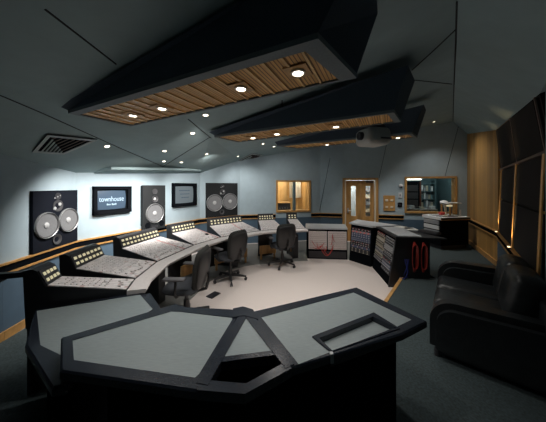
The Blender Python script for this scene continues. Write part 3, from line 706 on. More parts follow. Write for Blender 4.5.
cloud('smallest ceiling cloud, farthest back above the door, with two lamps lit', b3,
      [(b3[0].x-.05, b3[0].y-.02, Z3+.09), (2.32, 3.38, 3.05), (2.56, 3.68, 3.07), (b3[3].x, b3[3].y, Z3+.12)], [(327, 144.4), (398, 137.4)], .045, (.03, .05, .02, .03), SPOT_W)

# recessed ceiling lamps
spots = [((107, 146), 'left of the row, beside the ceiling vent'), ((164.4, 150.8), 'in the middle panel above the middle loudspeaker, upper of two'), ((164, 161), 'low over the middle loudspeaker, lower of two'),
         ((181.4, 162), 'just above the second screen'), ((192.5, 133), 'midway between the two larger clouds'), ((205.6, 114.6), 'close beside the largest cloud'),
         ((206.6, 153.7), 'above the right loudspeaker'), ((238, 156), 'beside the small far vent'), ((263, 143.6), 'behind the left end of the middle cloud'),
         ((274, 146.2), 'at the left tip of the smallest cloud'), ((434, 121.5), 'alone at the far right corner')]
def place_down(px, py, label, e, r=.040, aim=None, ang=120):
    h, n = on_ceiling(px, py)
    if h is None: return
    t = thing('downlight', label, 'ceiling light', h, 0, 'recessed ceiling lamps')
    t.rotation_mode = 'QUATERNION'; t.rotation_quaternion = (-n).to_track_quat('Z', 'Y')
    downlight_parts(t, r)
    l = lamp_spot(t, (0, 0, -.03), e, ang if aim is None else (64 if e > SPOT_W*4 else 108))
    if aim is not None:      # gimbal lamp turned toward the wall it washes
        l.parent = None; l.location = h+n*.09; l.rotation_euler = (Vector(aim)-h).to_track_quat('-Z', 'Y').to_euler()
def wallpt(pq, px, z):
    p3, d, L, a = facet(*pq); s, Y = on_facet(*pq, px); v = p3+d*s; v.z = z; return v
AIM = {0: ((BC, CC), 88, .55, 3.0), 1: ((BC, CC), 108, .8, 3.2), 2: ((BC, CC), 140, .9, .8), 3: ((BC, CC), 190, .9, 1.0), 4: ((BC, CC), 138, 1.0, 4.2), 5: ((BC, CC), 178, 1.0, 5.2), 6: ((CC, B1), 222, 1.2, 1.6), 7: ((B1, B2), 245, 1.4, 1.0), 9: ((B1, B2), 290, 1.3, .8)}
for i, (p, lab) in enumerate(spots):
    e = SPOT_W
    if i in AIM: place_down(p[0], p[1], 'small lit round ceiling lamp '+lab, e*AIM[i][3], aim=wallpt(*AIM[i][:3]))
    else: place_down(p[0], p[1], 'small lit round ceiling lamp '+lab, e)
for (px, py, lab) in [(398, 127.5, 'above the plate with four buttons'), (356, 135.5, 'above the double door')]:
    place_down(px, py, 'ceiling lamp hidden over the smallest cloud '+lab, SPOT_W*1.9, ang=88)

# vents
def vent(label, quad, n):
    P = []; nn = None
    for q in quad:
        h, n_ = on_ceiling(*q, .2); P.append(h); nn = n_
    pn = (P[1]-P[0]).cross(P[3]-P[0]); ro = Vector((0, 0, CAMZ)); rd = P[2]-ro; P[2] = ro+rd*((P[0]-ro).dot(pn)/rd.dot(pn)); pn.normalize()
    nn = pn if pn.z < 0 else -pn; P = [p+nn*.014 for p in P]
    c = sum(P, Vector())/4; t = thing('ceiling_vent', label, 'vent', c, 0, 'ceiling air vents'); P = [p-c for p in P]
    dn = nn*.012; up_ = -nn*.002
    bm = NB(); hull(bm, [p+dn*.3 for p in P], [p+up_ for p in P]); obj('backing', bm, M['matte'], t)
    def lerp(a, b, k): return a+(b-a)*k
    bm = NB(); inn = [lerp(p, Vector(), .16) for p in P]
    for i in range(4):
        j = (i+1) % 4; hull(bm, [P[i]+dn, P[j]+dn, inn[j]+dn, inn[i]+dn], [P[i], P[j], inn[j], inn[i]])
    obj('frame', bm, M['ventm'], t)
    # two banks of louvres meeting on the diagonal
    m0 = inn[3]; m1 = inn[1]
    for k in range(1, n):
        f = k/n
        for A, Bq in ((inn[0], 0), (inn[2], 1)):
            a = lerp(m0, A, 0) if False else None
        bm = NB()
        p, q = lerp(inn[0], inn[1], f), lerp(inn[3], inn[1], f)
        wd = (inn[1]-inn[0])*(.32/n)
        hull(bm, [p+dn*1.2, p+wd+dn*1.2, q+wd+dn*1.2, q+dn*1.2], [p, p+wd*.4, q+wd*.4, q]); obj('louvre', bm, M['ventm'], t)
        bm = NB()
        p, q = lerp(inn[3], inn[2], f), lerp(inn[3], inn[1], f)
        wd = (inn[2]-inn[3])*(.16/n)
        hull(bm, [p+dn*.7, p+wd+dn*.7, q+wd+dn*.7, q+dn*.7], [p, p+wd*.4, q+wd*.4, q]); obj('louvre', bm, M['trimdark'], t)
vent('large square louvred air vent in the left part of the ceiling', [(32, 150.5), (63, 153), (97, 138.5), (47, 133)], 7)
vent('small louvred air vent in the ceiling near the right loudspeaker', [(238.5, 160), (248.7, 161), (263, 154.4), (252.5, 153)], 5)

# projector
pc = at(373, 139, 2.42); pc = Vector((1.36, 3.0, 2.32))
t = thing('projector', 'grey rounded video projector hanging below the ceiling behind the middle cloud', 'projector', pc, math.radians(14))
bm = NB(); box(bm, (0, 0, .14), (.35, .34, .23), None, .07, 4); obj('housing', bm, M['projector'], t, smooth=True)
bm = NB(); box(bm, (.06, -.183, .10), (.16, .01, .02)); obj('vent_slot', bm, M['gear'], t)
bm = NB(); lathe(bm, [(.055, 0), (.055, .05), (.04, .06), (0, .045)], Matrix.Translation((-.165, 0, .15)) @ Matrix.Rotation(-PI/2, 4, 'Y')); obj('projection_lens', bm, M['gear'], t, smooth=True)
bm = NB(); box(bm, (0, 0, .275), (.24, .18, .03)); cyl(bm, (0, 0, .28), (0, 0, .76), .022); box(bm, (.09, 0, .30), (.05, .16, .06)); box(bm, (0, 0, .76), (.16, .16, .02)); obj('bracket', bm, M['gear'], t)

# ------------------------------------------------------------------ mixing console
fronts = [(-1.40, 2.10), (-1.48, 2.36), (-1.53, 2.90), (-1.34, 3.71), (-1.02, 4.29), (-.28, 4.93), (.27, 5.10), (.77, 5.20)]
con = thing('mixing_console', 'long curved black and white mixing console with seven meter bridges below the loudspeaker wall', 'mixing console', (-1.5, 3.5, 0))
co = Vector((-1.5, 3.5, 0))
METER = [(4, 2), (7, 2), (11, 2), (8, 2), (10, 2), (6, 2), (3, 2)]
TAPER = [(-.02, .06), (.0, .07), (.02, .06), (.02, .07), (.04, .08), (.09, .06), (.04, .0)]
def warp(bm, wd, i):
    tl, tr = TAPER[i]
    for v in bm.verts:
        k = max(0, v.co.y)/.65; xl = tl*k; xr = wd-tr*k; v.co.x = xl+v.co.x*(xr-xl)/wd
    return bm
for i in range(7):
    a, b = Vector((*fronts[i], 0)), Vector((*fronts[i+1], 0))
    if i == 6: a = Vector((.45, 5.135, 0))
    dd = b-a; wd = dd.length; ang = math.atan2(dd.y, dd.x); g = .012
    bm = NB(); xprism(bm, [(0, .80), (0, .735), (.14, .70), (.40, .62), (.74, .58), (.76, 1.075), (.70, 1.085), (.665, 1.065), (.605, .925)], g, wd-g); warp(bm, wd, i)
    s = obj('channel_section', bm, M['black'], con, a-co, (0, 0, ang))
    # pedestal
    bm = NB()
    if i in (0, 2, 4, 6):
        box(bm, (wd/2, .50, .31), (wd-.04 if i == 0 else .14, .46, .58)); obj('pedestal', bm, M['black'], s)
    sl = math.atan2(.125, .605)
    bm = NB(); m_ = T((0, .006, .803), 0, sl); box(bm, (wd/2, .303, .004), (wd-2*g-.012, .60, .008), m_); warp(bm, wd, i); obj('control_surface', bm, M['console'], s)
    bm = NB(); nx = max(3, int((wd-.06)/.038)); x0 = (wd-nx*.038)/2+.019
    for k in range(nx):
        for r in range(9):
            y = .19+r*.044
            if random.random() < .85: cyl(bm, m_ @ Vector((x0+k*.038, y, .008)), m_ @ Vector((x0+k*.038, y, .016)), .0075, .006, 6)
        box(bm, (x0+k*.038, .05+random.random()*.08, .014), (.014, .024, .014), m_)
    warp(bm, wd, i); obj('knobs_and_faders', bm, M['knob'], s, kind='stuff')
    tl = math.atan2(.14, .06); m2 = T((0, .605, .927), 0, tl-PI/2)     # local z runs up the meter panel
    bm = NB(); box(bm, (wd/2, -.004, .074), (wd-2*g-.01, .012, .146), m2); warp(bm, wd, i); obj('meter_bridge', bm, M['gear'], s)
    cx, cz = METER[i]; pitch = (wd-.06)/cx
    for k in range(cx):
        for r in range(cz):
            bm = NB(); box(bm, ((wd-pitch*(cx-1))/2+k*pitch, -.013, .044+r*.060), (min(.042, pitch*.56), .010, .030), m2, .003, 1); warp(bm, wd, i)
            obj('level_meter', bm, M['meter'], s)
    if i in (1, 2, 3):
        bm = NB(); box(bm, (wd*.8, .22, .020), (.05, .06, .012) if i == 3 else (.03, .03, .01), m_); warp(bm, wd, i); obj('script_tray', bm, M['matte'], s) if i == 3 else bm.free()
    if i >= 3:
        bm = NB(); box(bm, (wd/2, .42, .24), (wd-.16, .03, .20)); box(bm, (.12, .42, .09), (.04, .03, .18)); box(bm, (wd-.12, .42, .09), (.04, .03, .18)); obj('kick_panel', bm, M['woodplain'], s, label='oak kick panel')
    if True:
        bm = NB(); box(bm, (wd/2, .72, .30), (wd-.04, .03, .60)); warp(bm, wd, i); obj('back_panel', bm, M['black'], s)
    if i == 0:
        bm = NB(); box(bm, (.10, .86, 1.02), (.05, .30, .045)); box(bm, (.10, 1.0, 1.0), (.12, .05, .07)); obj('cable_arm', bm, M['black'], s)
# padded armrest along the front
off = []
for i, p in enumerate(fronts):
    p = Vector((*p, 0)); nrm = Vector()
    for j in (i-1, i):
        if 0 <= j < len(fronts)-1:
            d_ = (Vector((*fronts[j+1], 0))-Vector((*fronts[j], 0))).normalized(); nrm += Vector((d_.y, -d_.x, 0))
    nrm.normalize(); off.append((p+nrm*.004, p+nrm*.165))
bm = NB(); rows = []
for p, q in off:
    rows.append([bm.verts.new(v) for v in (p-co+Vector((0, 0, .80)), q-co+Vector((0, 0, .795)), q-co+Vector((0, 0, .785))+(q-p)*.06, q-co+Vector((0, 0, .765)), q-co+Vector((0, 0, .745))-(q-p)*.1, p-co+Vector((0, 0, .745)))])
for a, b in zip(rows, rows[1:]):
    for k in range(6): bm.faces.new((a[k], a[(k+1) % 6], b[(k+1) % 6], b[k]))
bm.faces.new(rows[0]); bm.faces.new(rows[-1][::-1])
obj('armrest', bm, M['armrest'], con)

# ------------------------------------------------------------------ patch bay and outboard racks
def quad_box(bm, fl, fr, depth, z0, z1, lean=0.0, inset=0):
    """cabinet with front from fl to fr, running back by depth; the front leans back by lean at the top"""
    fl = Vector((*fl, 0)); fr = Vector((*fr, 0)); d_ = (fr-fl).normalized(); n = Vector((-d_.y, d_.x, 0))
    hull(bm, [fl+Vector((0, 0, z0)), fr+Vector((0, 0, z0)), fr+n*depth+Vector((0, 0, z0)), fl+n*depth+Vector((0, 0, z0))],
         [fl+n*lean+Vector((0, 0, z1)), fr+n*lean+Vector((0, 0, z1)), fr+n*depth+Vector((0, 0, z1)), fl+n*depth+Vector((0, 0, z1))])
def cabinet(name, label, fl, fr, depth, h, lean, toe=.0):
    p3, d_, L, a = facet(fl, fr); t = thing(name, label, 'equipment rack', p3, a, 'racks right of the console')
    bm = NB(); xprism(bm, [(0, .0), (lean, h-.03), (depth, h-.03), (depth, 0)], 0, L); obj('cabinet_body', bm, M['matte'], t)
    return t, L
def runit(t, lean, h, x0, x1, z0, z1, m, knobs, mk, leds=0, rows=1, name='rack_unit'):
    """a rack unit lying on the leaning front"""
    th = math.atan2(lean, h-.03); m_ = T((0, 0, 0), 0, -th)
    bm = NB(); box(bm, ((x0+x1)/2, -.006, (z0+z1)/2), (x1-x0, .014, z1-z0), m_, .003, 1); u = obj(name, bm, m, t)
    bm = NB(); n = 0
    for r in range(rows):
        for k in range(knobs):
            x = x0+(x1-x0)*(k+.5)/knobs; z = z0+(z1-z0)*(r+.5)/rows
            cyl(bm, m_ @ Vector((x, -.012, z)), m_ @ Vector((x, -.028, z)), min(.012, (z1-z0)/rows*.33), seg=8)
    if knobs: obj('knobs', bm, mk, u, kind='stuff')
    else: bm.free()
    if leds:
        bm = NB()
        for k in range(leds): box(bm, (x0+(x1-x0)*(k+.5)/leds, -.015, z1-(z1-z0)*.2), (.014, .006, .008), m_)
        obj('indicator_lights', bm, M['led'], u)
    return u
# patch bay cabinet
fl, fr = (.86, 5.47), (1.815, 5.37); t, L = cabinet('patch_bay', 'low wide patch bay cabinet with two pale panels and dangling red patch cables', fl, fr, .62, .76, 0)
bm = NB(); prism(bm, [(-.05, -.04), (L+.0, -.04), (L+.08, .62), (-.02, .62)], .735, .765); obj('worktop', bm, M['counter'], t)
for i, (x0, x1) in enumerate([(.025, L/2-.012), (L/2+.012, L-.02)]):
    u = runit(t, 0, .76, x0, x1, .24, .685, M['patch'], 0, M['jack'], name='patch_panel')
    bm = NB()
    for r in range(9):
        for k in range(20): box(bm, (x0+.02+(x1-x0-.04)*(k+.5)/20, -.014, .27+r*.046), (.010, .006, .012 if r % 3 else .022))
    obj('jack_sockets', bm, M['jack'], u, kind='stuff')
bm = NB(); box(bm, (L/2, -.006, .11), (L-.06, .012, .16)); obj('plinth_panel', bm, M['gear'], t)
def patch_cable(bm, a, b, drop, r=.006, y=-.03):
    pts = []
    for k in range(13):
        f = k/12; pts.append((a[0]+(b[0]-a[0])*f, y-.05*math.sin(PI*f), a[1]+(b[1]-a[1])*f-drop*math.sin(PI*f)))
    tube(bm, pts, r, 6)
for (a, b, dr) in [((.30, .33), (.62, .36), .24), ((.34, .36), (.62, .30), .2), ((.10, .45), (.33, .33), .08), ((.14, .28), (.40, .40), .06), ((.40, .30), (.46, .32), .08), ((.60, .62), (.56, .36), .05), ((.66, .45), (.60, .58), .04), ((.22, .40), (.30, .28), .07)]:
    bm = NB(); patch_cable(bm, a, b, dr); o = obj('patch_cable', bm, M['red'], t)
# middle rack
fl, fr = (1.85, 5.34), (2.165, 4.89); t, L = cabinet('outboard_rack', 'single tilted rack of effects units with red lights, beside the patch bay', fl, fr, .60, .90, .08)
h = .90; z = .80
for (dz, m, kn, mk, ld_, rw) in [(.06, 'gear', 6, 'silver', 4, 1), (.055, 'geargrey', 5, 'led', 2, 1), (.10, 'gearblue', 8, 'silver', 0, 2), (.09, 'gearblue', 9, 'geargrey', 0, 2), (.10, 'gear', 8, 'silver', 4, 2), (.06, 'gearblue', 4, 'gearcream', 3, 1), (.10, 'gear', 5, 'gearcream', 0, 2)]:
    runit(t, .08, h, .03, L-.03, z-dz+.006, z, M[m], kn, M[mk], ld_, rw); z -= dz
bm = NB(); prism(bm, [(-.03, .03), (L+.02, .03), (L+.30, .66), (-.22, .66)], .872, .905); obj('worktop', bm, M['counter'], t)
# double rack with end panel
fl, fr = (2.20, 4.87), (2.075, 3.93); t, L = cabinet('outboard_rack', 'double tilted rack with cream and grey units, red cables hanging on its end', fl, fr, .66, .90, .13)
for (x0, x1, lst) in [(.02, L/2-.02, [(.05, 'gear', 5, 'silver', 5, 1), (.05, 'gearcream', 6, 'gear', 0, 1), (.07, 'gearcream', 6, 'silver', 0, 1), (.10, 'gear', 6, 'gearcream', 0, 2), (.07, 'gearcream', 7, 'gear', 0, 1), (.07, 'geargrey', 5, 'gear', 0, 1), (.08, 'gearcream', 8, 'gear', 0, 1), (.10, 'gear', 6, 'silver', 0, 2)]),
                      (L/2+.02, L-.05, [(.06, 'geargrey', 6, 'gear', 0, 1), (.09, 'geargrey', 8, 'gear', 0, 2), (.11, 'geargrey', 8, 'silver', 0, 3), (.06, 'gear', 5, 'silver', 0, 1), (.09, 'geargrey', 10, 'gear', 0, 2), (.07, 'gear', 6, 'geargrey', 3, 1), (.10, 'gearblue', 8, 'silver', 0, 2), (.08, 'gear', 5, 'geargrey', 0, 1)])]:
    z = .83
    for (dz, m, kn, mk, ld_, rw) in lst: runit(t, .13, .90, x0, x1, z-dz+.006, z, M[m], kn, M[mk], ld_, rw); z -= dz
bm = NB(); xprism(bm, [(-.02, .004), (.11, .885), (.66, .885), (.66, .19), (.2, .19), (.2, .004)], L+.001, L+.022); obj('end_panel', bm, M['black'], t)
bm = NB(); prism(bm, [(-.02, .09), (L+.05, .09), (L+.05, .92), (.62, .74), (-.22, .66)], .872, .905); obj('worktop', bm, M['black'], t)
bm = NB(); prism(bm, [(.04, .16), (L-.03, .16), (L-.03, .55), (.0, .56)], .905, .910); obj('worktop_inlay', bm, M['counter'], t)
rk3 = t; rk3L = L; rk3p, rk3d, _, rk3a = facet(fl, fr)
rk3n = Vector((-rk3d.y, rk3d.x, 0))
def on_rk3(x, y, z): return rk3p+rk3d*x+rk3n*y+Vector((0, 0, z))
# coils hanging on the end panel
for i, (yc, lab) in enumerate([(.40, 'left'), (.545, 'right')]):
    bm = NB()
    for q in range(5):
        pts = []
        ww = .024+.006*q; top = .82-.01*q; bot_ = .30+.015*q
        for k in range(25):
            th = 2*PI*k/24; y = ww*math.cos(th); zc = (top+bot_)/2+(top-bot_)/2*math.copysign(abs(math.sin(th))**.45, math.sin(th))
            pts.append((0.012+.009*q+.004*math.sin(th*3), y, zc))
        tube(bm, pts, .0075, 6)
    o = obj('cable_coil', bm, M['darkred']); tag(o, 'coil of red cables hanging on the rack end, %s of the two' % lab, 'cable', 'red cable coils on the rack end')
    o.location = on_rk3(rk3L+.028, yc, 0); o.rotation_euler = (0, 0, rk3a)
for i in range(3):
    bm = NB(); pts = []
    for k in range(26):
        f = k/25; pts.append((.02+.12*math.sin(f*5+i)*f, .0+.03*i+.10*math.sin(f*7+i*2)*f, max(PLAT+.009+.004*i, .52-.62*f)))
    tube(bm, [(x, y, z_) for x, y, z_ in pts], .007, 6)
    o = obj('blue_cable', bm, M['bluec']); o.location = on_rk3(rk3L+.035, .24, 0); o.rotation_euler = (0, 0, rk3a)
    tag(o, 'thin blue cable trailing from the rack end onto the dark carpet', 'cable', 'blue cables at the rack end')
# things on the worktop
t = thing('keyboard', 'black keyboard lying at the far edge of the rack worktop by the equipment cart', 'keyboard', at(429, 233.2, .905), math.radians(-62))
bm = NB(); box(bm, (0, 0, .018), (.34, .15, .036), None, .006); obj('body', bm, M['gear'], t)
bm = NB()
for r in range(4):
    for k in range(11): box(bm, (-.14+k*.028, -.05+r*.032, .040), (.022, .024, .010))
obj('keys', bm, M['chairplastic'], t, kind='stuff')
for i, (px, py, rz) in enumerate([(404, 227.6, .3), (411, 229, -.2)]):
    bm = NB(); box(bm, (0, 0, .002), (.21, .297, .004)); o = obj('paper_sheet', bm, M['paper']); v = at(px, py, .912+.0); o.location = v; o.rotation_euler = (0, 0, rz)
    tag(o, ['white paper sheet on the rack worktop near the right window', 'white paper sheet beside the keyboard on the rack worktop'][i], 'paper', 'papers on the worktop')

# ------------------------------------------------------------------ tape machine cart and what stands on it
ct = thing('tape_machine', 'black tape machine cart with pale control deck in the back right corner', 'tape machine', (4.25, 5.57, PLAT), math.radians(10))
cw, cdp, chh = .85, .52, .835
bm = NB(); box(bm, (cw/2, cdp/2, .43), (cw, cdp, .66), None, .008); obj('cabinet', bm, M['matte'], ct)
bm = NB(); box(bm, (cw/2, cdp/2, .05), (cw-.08, cdp-.06, .10)); obj('plinth', bm, M['gear'], ct)
bm = NB(); hull(bm, [(-.02, -.02, .755), (cw+.02, -.02, .755), (cw+.02, cdp+.02, .755), (-.02, cdp+.02, .755)], [(-.02, -.02, .815), (cw+.02, -.02, .815), (cw+.02, cdp+.02, .835), (-.02, cdp+.02, .835)]); obj('control_deck', bm, M['white'], ct)
bm = NB(); box(bm, (cw/2, -.024, .785), (cw+.04, .01, .055)); obj('front_strip', bm, M['gear'], ct)
bm = NB(); box(bm, (cw/2, -.03, .755), (cw+.04, .012, .012)); obj('oak_edge', bm, M['woodrail'], ct)
for k in range(3):
    bm = NB(); box(bm, (-.012, cdp*.5, .68-k*.13), (.03, cdp*.86, .10), None, .004); obj('side_drawer', bm, M['geargrey' if k != 1 else 'white'], ct)
bm = NB()
for r in range(4):
    for k in range(9): box(bm, (.07+k*.06, .07+r*.10, .826+r*.003), (.035, .05, .02))
obj('deck_buttons', bm, M['geargrey'], ct, kind='stuff')
bm = NB()
for k in range(4): cyl(bm, ((.08, cw-.08)[k % 2], (.08, cdp-.08)[k//2], 0), ((.08, cw-.08)[k % 2], (.08, cdp-.08)[k//2], .02), .03)
obj('castor_foot', bm, M['gear'], ct)
ctm = Matrix.Translation((4.25, 5.57, PLAT)) @ Matrix.Rotation(math.radians(10), 4, 'Z')
t = thing('desk_lamp', 'small cream desk lamp with round head standing on the tape machine', 'lamp', ctm @ Vector((.27, .12, .836)), 0)
bm = NB(); lathe(bm, [(0, 0), (.06, 0), (.06, .015), (.015, .03)]); obj('base', bm, M['cream'], t, smooth=True)
bm = NB(); tube(bm, [(0, 0, .02), (.01, 0, .12), (-.01, 0, .26), (-.03, 0, .34)], .028, 8); obj('stem', bm, M['cream'], t, smooth=True)
bm = NB(); lathe(bm, [(0, .05), (.05, .04), (.10, 0), (.085, -.04), (0, -.03)], T((-.04, -.02, .36), 0, .3)); obj('head', bm, M['white'], t, smooth=True)
bm = NB(); box(bm, (.09, 0, .27), (.14, .06, .04)); obj('bracket', bm, M['meter'], t)
t = thing('clear_box', 'open pale box with clear sides standing on the tape machine by the wood wall', 'box', ctm @ Vector((.44, .14, .838)), math.radians(10))
bm = NB(); box(bm, (.18, .14, .325), (.36, .28, .025)); obj('lid', bm, M['white'], t)
bm = NB(); box(bm, (.02, .02, .16), (.035, .02, .31)); box(bm, (.02, .26, .16), (.035, .02, .31)); obj('left_post', bm, M['woodplain'], t)
bm = NB(); box(bm, (.335, .02, .075), (.04, .03, .15)); obj('cap_post', bm, M['white'], t)
bm = NB(); box(bm, (.34, .25, .16), (.03, .02, .31)); obj('rear_post', bm, M['geargrey'], t)
bm = NB(); box(bm, (.18, .275, .16), (.30, .006, .30)); obj('clear_side', bm, M['glass'], t)
bm = NB(); box(bm, (0, 0, .035), (.12, .10, .07), None, .01); o = obj('red_case', bm, M['red']); o.location = ctm @ Vector((.40, .34, .842)); tag(o, 'small red case on the tape machine behind the lamp', 'case')
# ------------------------------------------------------------------ office chairs
def shell(w, h, th, curve, rnd, n=14, m=None):
    """cushion outline: superellipse w x h, thickness th, bowed by curve"""
    bm = NB(); m = m or Matrix(); N = 36; rings = []
    for (f, y) in [(0, -th*.5), (.55, -th*.52), (.85, -th*.44), (.97, -th*.22), (1, 0), (.97, th*.22), (.85, th*.42), (.55, th*.5), (0, th*.5)]:
        ring = []
        if f == 0: ring = [bm.verts.new(m @ Vector((0, y, 0)))]
        else:
            for k in range(N):
                a = 2*PI*k/N; c_, s_ = math.cos(a), math.sin(a)
                x = math.copysign(abs(c_)**(2/rnd), c_)*w/2*f; z = math.copysign(abs(s_)**(2/rnd), s_)*h/2*f
                x *= 1-.10*max(0, -z/(h/2))
                ring.append(bm.verts.new(m @ Vector((x, y+curve*(x/(w/2))**2+curve*.5*(z/(h/2))**2, z))))
        rings.append(ring)
    for a, b in zip(rings, rings[1:]):
        for k in range(N):
            k2 = (k+1) % N
            if len(a) == 1: bm.faces.new((a[0], b[k], b[k2]))
            elif len(b) == 1: bm.faces.new((a[k], a[k2], b[0]))
            else: bm.faces.new((a[k], a[k2], b[k2], b[k]))
    return bm
def make_chair(label):
    """faces +y"""
    t = thing('office_chair', label, 'chair', (0, 0, 0), 0, 'office chairs along the console')
    obj('seat', shell(.50, .48, .085, -.012, 4, m=Matrix.Translation((0, .03, .46)) @ Matrix.Rotation(PI/2, 4, 'X')), M['chairseat'], t, smooth=True)
    bk = obj('backrest', shell(.47, .56, .075, .045, 4, m=Matrix.Translation((0, -.24, .70)) @ Matrix.Rotation(math.radians(8), 4, 'X')), M['chairfab'], t, smooth=True)
    obj('back_shell', shell(.43, .50, .03, .045, 4, m=Matrix.Translation((0, -.285, .69)) @ Matrix.Rotation(math.radians(8), 4, 'X')), M['chairplastic'], bk, smooth=True)
    bm = NB(); tube(bm, [(0, .0, .40), (0, -.16, .39), (0, -.27, .42), (0, -.30, .52), (0, -.30, .64)], .022, 8); obj('back_support', bm, M['chairplastic'], t, smooth=True)
    bm = NB(); box(bm, (0, 0, .395), (.24, .26, .05), None, .015); obj('tilt_mechanism', bm, M['chairplastic'], t)
    bm = NB(); cyl(bm, (0, 0, .12), (0, 0, .27), .035); cyl(bm, (0, 0, .25), (0, 0, .39), .022); obj('column', bm, M['chairplastic'], t, smooth=True)
    for s in (-1, 1):
        bm = NB(); tube(bm, [(s*.12, .02, .405), (s*.25, .02, .42), (s*.285, .02, .46), (s*.285, .01, .64)], .018, 8); ar = obj('armrest', bm, M['chairplastic'], t, smooth=True)
        bm = NB(); box(bm, (s*.285, .03, .655), (.085, .27, .032), None, .014, 3); obj('arm_pad', bm, M['armpad'], ar, smooth=True)
    bs = NB(); lathe(bs, [(0, .13), (.05, .13), (.055, .10), (.04, .075), (0, .075)]); b = obj('base_hub', bs, M['chairplastic'], t, smooth=True)
    for k in range(5):
        a = 2*PI*k/5+.3; c_, s_ = math.cos(a), math.sin(a); bm = NB()
        hull(bm, [(c_*.04-s_*.025, s_*.04+c_*.025, .08), (c_*.04+s_*.025, s_*.04-c_*.025, .08), (c_*.31+s_*.014, s_*.31-c_*.014, .06), (c_*.31-s_*.014, s_*.31+c_*.014, .06)],
             [(c_*.04-s_*.022, s_*.04+c_*.022, .125), (c_*.04+s_*.022, s_*.04-c_*.022, .125), (c_*.31+s_*.012, s_*.31-c_*.012, .085), (c_*.31-s_*.012, s_*.31+c_*.012, .085)])
        lg = obj('leg', bm, M['chairplastic'], t)
        bm = NB(); p = Vector((c_*.30, s_*.30, .027)); q = Vector((-s_, c_, 0))
        cyl(bm, p-q*.022, p-q*.006, .027, seg=14); cyl(bm, p+q*.006, p+q*.022, .027, seg=14); cyl(bm, p-q*.01, p+q*.01, .012, seg=8); cyl(bm, (p.x, p.y, .027), (p.x, p.y, .065), .008, seg=8)
        obj('castor', bm, M['gear'], lg)
    return t
ch = make_chair('black office chair nearest the camera, tucked in behind the grey desks')
ch.location = (-1.17, 2.97, .004); ch.rotation_euler = (0, 0, math.radians(88))
dup(ch, (-.82, 4.22, .004), math.radians(52), 'black office chair in the middle of the row, rolled out from the console')
dup(ch, (.21, 5.02 if False else 4.98, .004), math.radians(22), 'black office chair at the far end of the console, back to the camera')

# floor box
t = thing('floor_box', 'small dark metal floor box in the carpet beside the nearest office chair', 'floor box', (-.98, 3.62, .004), math.radians(60))
bm = NB(); box(bm, (0, 0, .005), (.20, .14, .010), None, .003); obj('lid', bm, M['gear'], t)
bm = NB(); box(bm, (0, -.04, .012), (.10, .02, .006)); obj('cable_flap', bm, M['chairplastic'], t)

# ------------------------------------------------------------------ foreground desks
ZD, ZL = .86, .76
def inset(poly, dist):
    n = len(poly); cen = sum(poly, Vector())/n; out = []
    ar = sum(poly[i].x*poly[(i+1) % n].y-poly[(i+1) % n].x*poly[i].y for i in range(n)); sg = 1 if ar > 0 else -1
    for i in range(n):
        a, b, c_ = poly[i-1], poly[i], poly[(i+1) % n]; d0 = (b-a).normalized(); d1 = (c_-b).normalized()
        n0 = Vector((-d0.y, d0.x, 0))*sg; n1 = Vector((-d1.y, d1.x, 0))*sg; k = n0+n1; k = k/k.dot(n0); out.append(b+k*dist)
    return out
def ring(bm, outer, inner, z0, z1, bev=.0):
    n = len(outer); Z0 = Vector((0, 0, z0)); Z1 = Vector((0, 0, z1))
    f2 = lambda p: Vector((p.x, p.y, 0))
    a = [bm.verts.new(f2(p)+Z0) for p in outer]; b = [bm.verts.new(f2(p)+Z1-Vector((0, 0, bev))) for p in outer]
    cen = sum((f2(p) for p in outer), Vector())/n
    b2 = [bm.verts.new(f2(p)+Z1+(cen-f2(p)).normalized()*bev) for p in outer]
    c_ = [bm.verts.new(f2(p)+Z1) for p in inner]; d_ = [bm.verts.new(f2(p)+Z0) for p in inner]
    for i in range(n):
        j = (i+1) % n
        for q in ((a[i], a[j], b[j], b[i]), (b[i], b[j], b2[j], b2[i]), (b2[i], b2[j], c_[j], c_[i]), (c_[i], c_[j], d_[j], d_[i]), (d_[i], d_[j], a[j], a[i])): bm.faces.new(q)
def pl(pts, z): return [at(x, y, z) for x, y in pts]
def xy(poly): return [(p.x, p.y) for p in poly]
# left desk, lower
t = thing('side_desk', 'lower grey topped desk with dark edge at far left, joining the console end', 'desk', (-1.6, 1.8, 0)); o_ = Vector((-1.6, 1.8, 0))
out = pl([(35, 309.5), (137, 294.3), (151, 292.8), (163, 309.5), (140, 318), (66, 386), (52, 388), (25, 345)], ZL)
inn = pl([(38, 309.5), (131, 293.5), (137, 293), (152, 309), (145, 336), (68, 366), (52, 366.5), (26, 338)], ZL)
inn = pl([(37.5, 309.3), (134, 293), (139, 293), (153, 309), (140, 340), (62, 366), (51.5, 367.5), (25.7, 341)], ZL)
out = [p-o_ for p in out]; inn = [p-o_ for p in inn]
inn[-1] = out[-1]+(out[0]-out[-1])*.0+Vector((.10, .0, 0)); inn[-2] = out[-2]+Vector((.06, .13, 0)); inn[-3] = out[-3]+Vector((.02, .12, 0)); inn[0] = out[0]+Vector((.03, -.015, 0))
bm = NB(); ring(bm, out, inn, ZL-.045, ZL, .012); obj('edge_frame', bm, M['frame'], t)
bm = NB(); prism(bm, xy(inn), ZL-.03, ZL-.004); obj('desk_panel', bm, M['laminate'], t)
bm = NB(); prism(bm, xy(inset(out, .10)), .004, ZL-.045); obj('cabinet', bm, M['matte'], t)
# front desk, three panels in one frame
t = thing('front_desk', 'large faceted grey topped desk with dark frame in the foreground, wedge opening at its centre', 'desk', (0, 1.4, 0)); o_ = Vector((0, 1.4, 0))
# left bay
outL = pl([(61, 337.5), (175, 303.5), (187, 306.5), (241, 309.5), (207, 381), (198, 390.5), (60, 370.5)], ZD)
innL = pl([(72.5, 340), (171, 311), (181, 311.5), (233.5, 317.5), (199, 374), (195, 377.5), (74, 360)], ZD)
